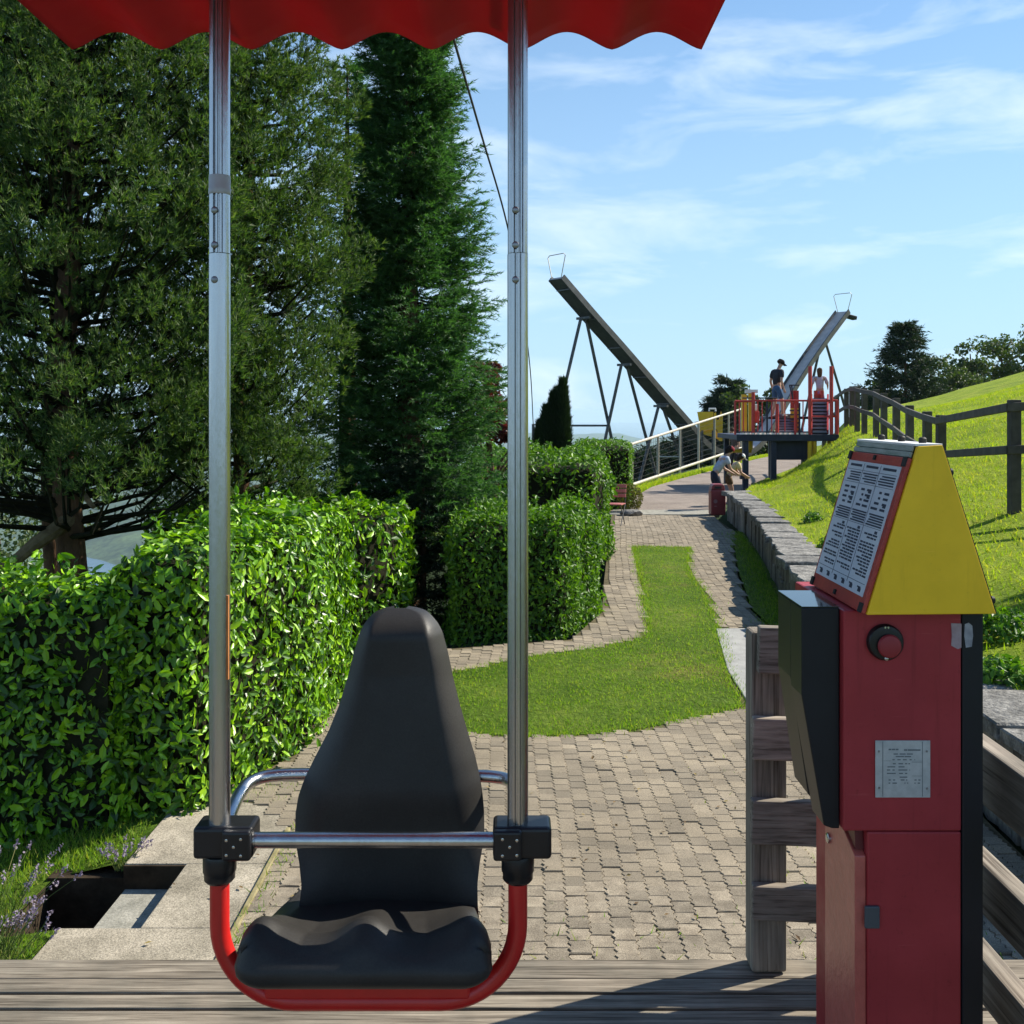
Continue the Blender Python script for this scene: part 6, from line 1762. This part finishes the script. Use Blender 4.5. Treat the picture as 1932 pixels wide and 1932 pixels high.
# ------------------------------------------------------------------ bin, chair, odds and ends
bn = thing('litter_bin', (4.83, 24.05, ZP), 'faded red litter bin at the end of the stone wall', 'bin')
x0, x1, y0, y1 = 4.66, 5.0, 23.95, 24.30
mb = MB(); mb.box(x0, x1, y0, y1, ZP + 0.006, ZP + 0.60); mb.build('body', M['bin_red'], bn, bevel=0.025)
mb = MB(); mb.prism([(x0 + 0.01, ZP + 0.602), (x1 - 0.01, ZP + 0.602), (x1 - 0.03, ZP + 0.70), (x1 - 0.07, ZP + 0.73), (x0 + 0.07, ZP + 0.73), (x0 + 0.03, ZP + 0.70)], y0 + 0.01, y1 - 0.01, 'y'); mb.build('hood', M['bin_red'], bn, bevel=0.015)
mb = MB(); mb.box(x0 + 0.08, x1 - 0.10, y0 + 0.002, y0 + 0.012, ZP + 0.625, ZP + 0.68); mb.build('slot', M['black_matt'], bn)
ring = MB(); ring.lathe([(0.035, 0), (0.035, -0.004), (0.045, -0.004), (0.045, 0)], (x0 + 0.10, y0 - 0.001, ZP + 0.33), 18, 'y')
ring.box(x0 + 0.085, x0 + 0.115, y0 - 0.006, y0 - 0.001, ZP + 0.315, ZP + 0.345)
ring.box(x0 + 0.07, x0 + 0.13, y0 - 0.004, y0 - 0.001, ZP + 0.21, ZP + 0.225)
ring.build('emblem', stuff_mat('pale_print', (0.35, 0.22, 0.22), (0.42, 0.28, 0.28), 0.6, 0, 9), bn)

ch = thing('garden_chair', (2.2, 22.0, ZP), 'folding garden chair with red slats at the hedge corner', 'chair', None, math.radians(-20))
def cpart(fn, name, mat):
    mb = MB(); fn(mb); return mb.build(name, mat, ch, world=False, bevel=0.004)
slat = stuff_mat('faded_red_slats', (0.42, 0.13, 0.12), (0.55, 0.2, 0.18), 0.6, 0, 9)
for k in range(4): cpart(lambda m: m.box(-0.2, 0.2, -0.18 + 0.095 * k, -0.10 + 0.095 * k, 0.44, 0.46), 'seat_slat', slat)
for k, z in enumerate((0.58, 0.68, 0.78)): cpart(lambda m: m.box(-0.2, 0.2, 0.20 + 0.02 * k, 0.222 + 0.02 * k, z, z + 0.075), 'back_slat', slat)
for s_ in (-1, 1):
    cpart(lambda m: m.tube([(s_ * 0.19, -0.2, 0.0), (s_ * 0.19, 0.19, 0.44), (s_ * 0.19, 0.26, 0.86)], 0.011, 7), 'back_frame', M['steel_dark'])
    cpart(lambda m: m.tube([(s_ * 0.175, 0.22, 0.0), (s_ * 0.175, -0.18, 0.45)], 0.011, 7), 'leg', M['steel_dark'])
cpart(lambda m: m.tube([(-0.19, -0.02, 0.22), (0.19, -0.02, 0.22)], 0.008, 6), 'stretcher', M['steel_dark'])

rk = MB(); r4 = random.Random(4)
bm = bmesh.new(); bmesh.ops.create_icosphere(bm, subdivisions=2, radius=1)
for v in bm.verts: v.co = Vector((v.co.x * 0.28, v.co.y * 0.2, v.co.z * 0.10)) * r4.uniform(0.85, 1.12)
me = bpy.data.meshes.new('rock'); bm.to_mesh(me); bm.free()
o = put('rock', me, M['stone']); o.location = (2.78, 24.0, ZP + 0.05)
tag(o, 'flat pale rock lying between the garden chair and the round bush', 'rock')

kr = thing('kiddie_ride', (-0.62, 13.5, -0.9), 'red and yellow playground ride half hidden behind the square clipped hedge', 'ride')
def rq(x, v): p = P(x, v, 13.45); return (p.x, p.z)
mb = MB(); mb.prism([rq(850, 985), rq(878, 978), rq(897, 962), rq(902, 972), rq(884, 990), rq(852, 996)], 13.40, 13.75, 'y'); mb.build('hull', M['play_yellow'], kr, bevel=0.02)
mb = MB(); mb.prism([rq(850, 996), rq(884, 990), rq(905, 972), rq(905, 1010), rq(848, 1012)], 13.42, 13.77, 'y'); mb.build('lower_hull', stuff_mat('ride_blue', (0.03, 0.07, 0.32), (0.05, 0.1, 0.4), 0.4, 0, 5), kr, bevel=0.02)
mb = MB(); mb.tube([Vector((rq(885, 985)[0], 13.38, rq(885, 985)[1])), Vector((rq(887, 945)[0], 13.38, rq(887, 945)[1]))], 0.045, 8); mb.build('mast', M['play_red'], kr, smooth=True)
mb = MB(); mb.tube([Vector((rq(853, 988)[0], 13.38, rq(853, 988)[1])), Vector((rq(896, 966)[0], 13.38, rq(896, 966)[1]))], 0.035, 8); mb.build('rim', M['play_red'], kr, smooth=True)
mb = MB(); mb.box(-0.75, -0.45, 13.45, 13.7, -1.1, -0.3); mb.build('base', M['black_matt'], kr)
bt_ = thing('blue_awning', (-3.2, 13.6, -1.4), 'strip of blue awning glimpsed over the top of the bright laurel hedge', 'awning')
mb = MB(); mb.prism([(13.4, 0.10), (14.4, 0.34), (14.4, 0.31), (13.4, 0.02)], -3.35, -2.7, 'x'); mb.build('cover', stuff_mat('blue_cover', (0.03, 0.10, 0.5), (0.05, 0.14, 0.6), 0.5, 0, 5), bt_)
mb = MB(); mb.tube([(-3.3, 13.5, -1.4), (-3.3, 13.5, 0.05)], 0.03, 6); mb.tube([(-2.75, 13.5, -1.4), (-2.75, 13.5, 0.05)], 0.03, 6); mb.build('pole', M['steel_dark'], bt_)

# ------------------------------------------------------------------ air
hz = MB(); hz.box(-31000, 31000, -31000, 31000, -356, 16)
hm = bpy.data.materials.new('haze_air'); hm.use_nodes = True
hn, hl = hm.node_tree.nodes, hm.node_tree.links
hn.clear()
ho = hn.new('ShaderNodeOutputMaterial'); hv = hn.new('ShaderNodeVolumePrincipled')
hv.inputs['Color'].default_value = (0.68, 0.87, 1.0, 1)
hv.inputs['Density'].default_value = HAZE
hv.inputs['Anisotropy'].default_value = 0.0
hl.new(hv.outputs['Volume'], ho.inputs['Volume'])
tag(hz.build('haze', hm), kind='stuff')
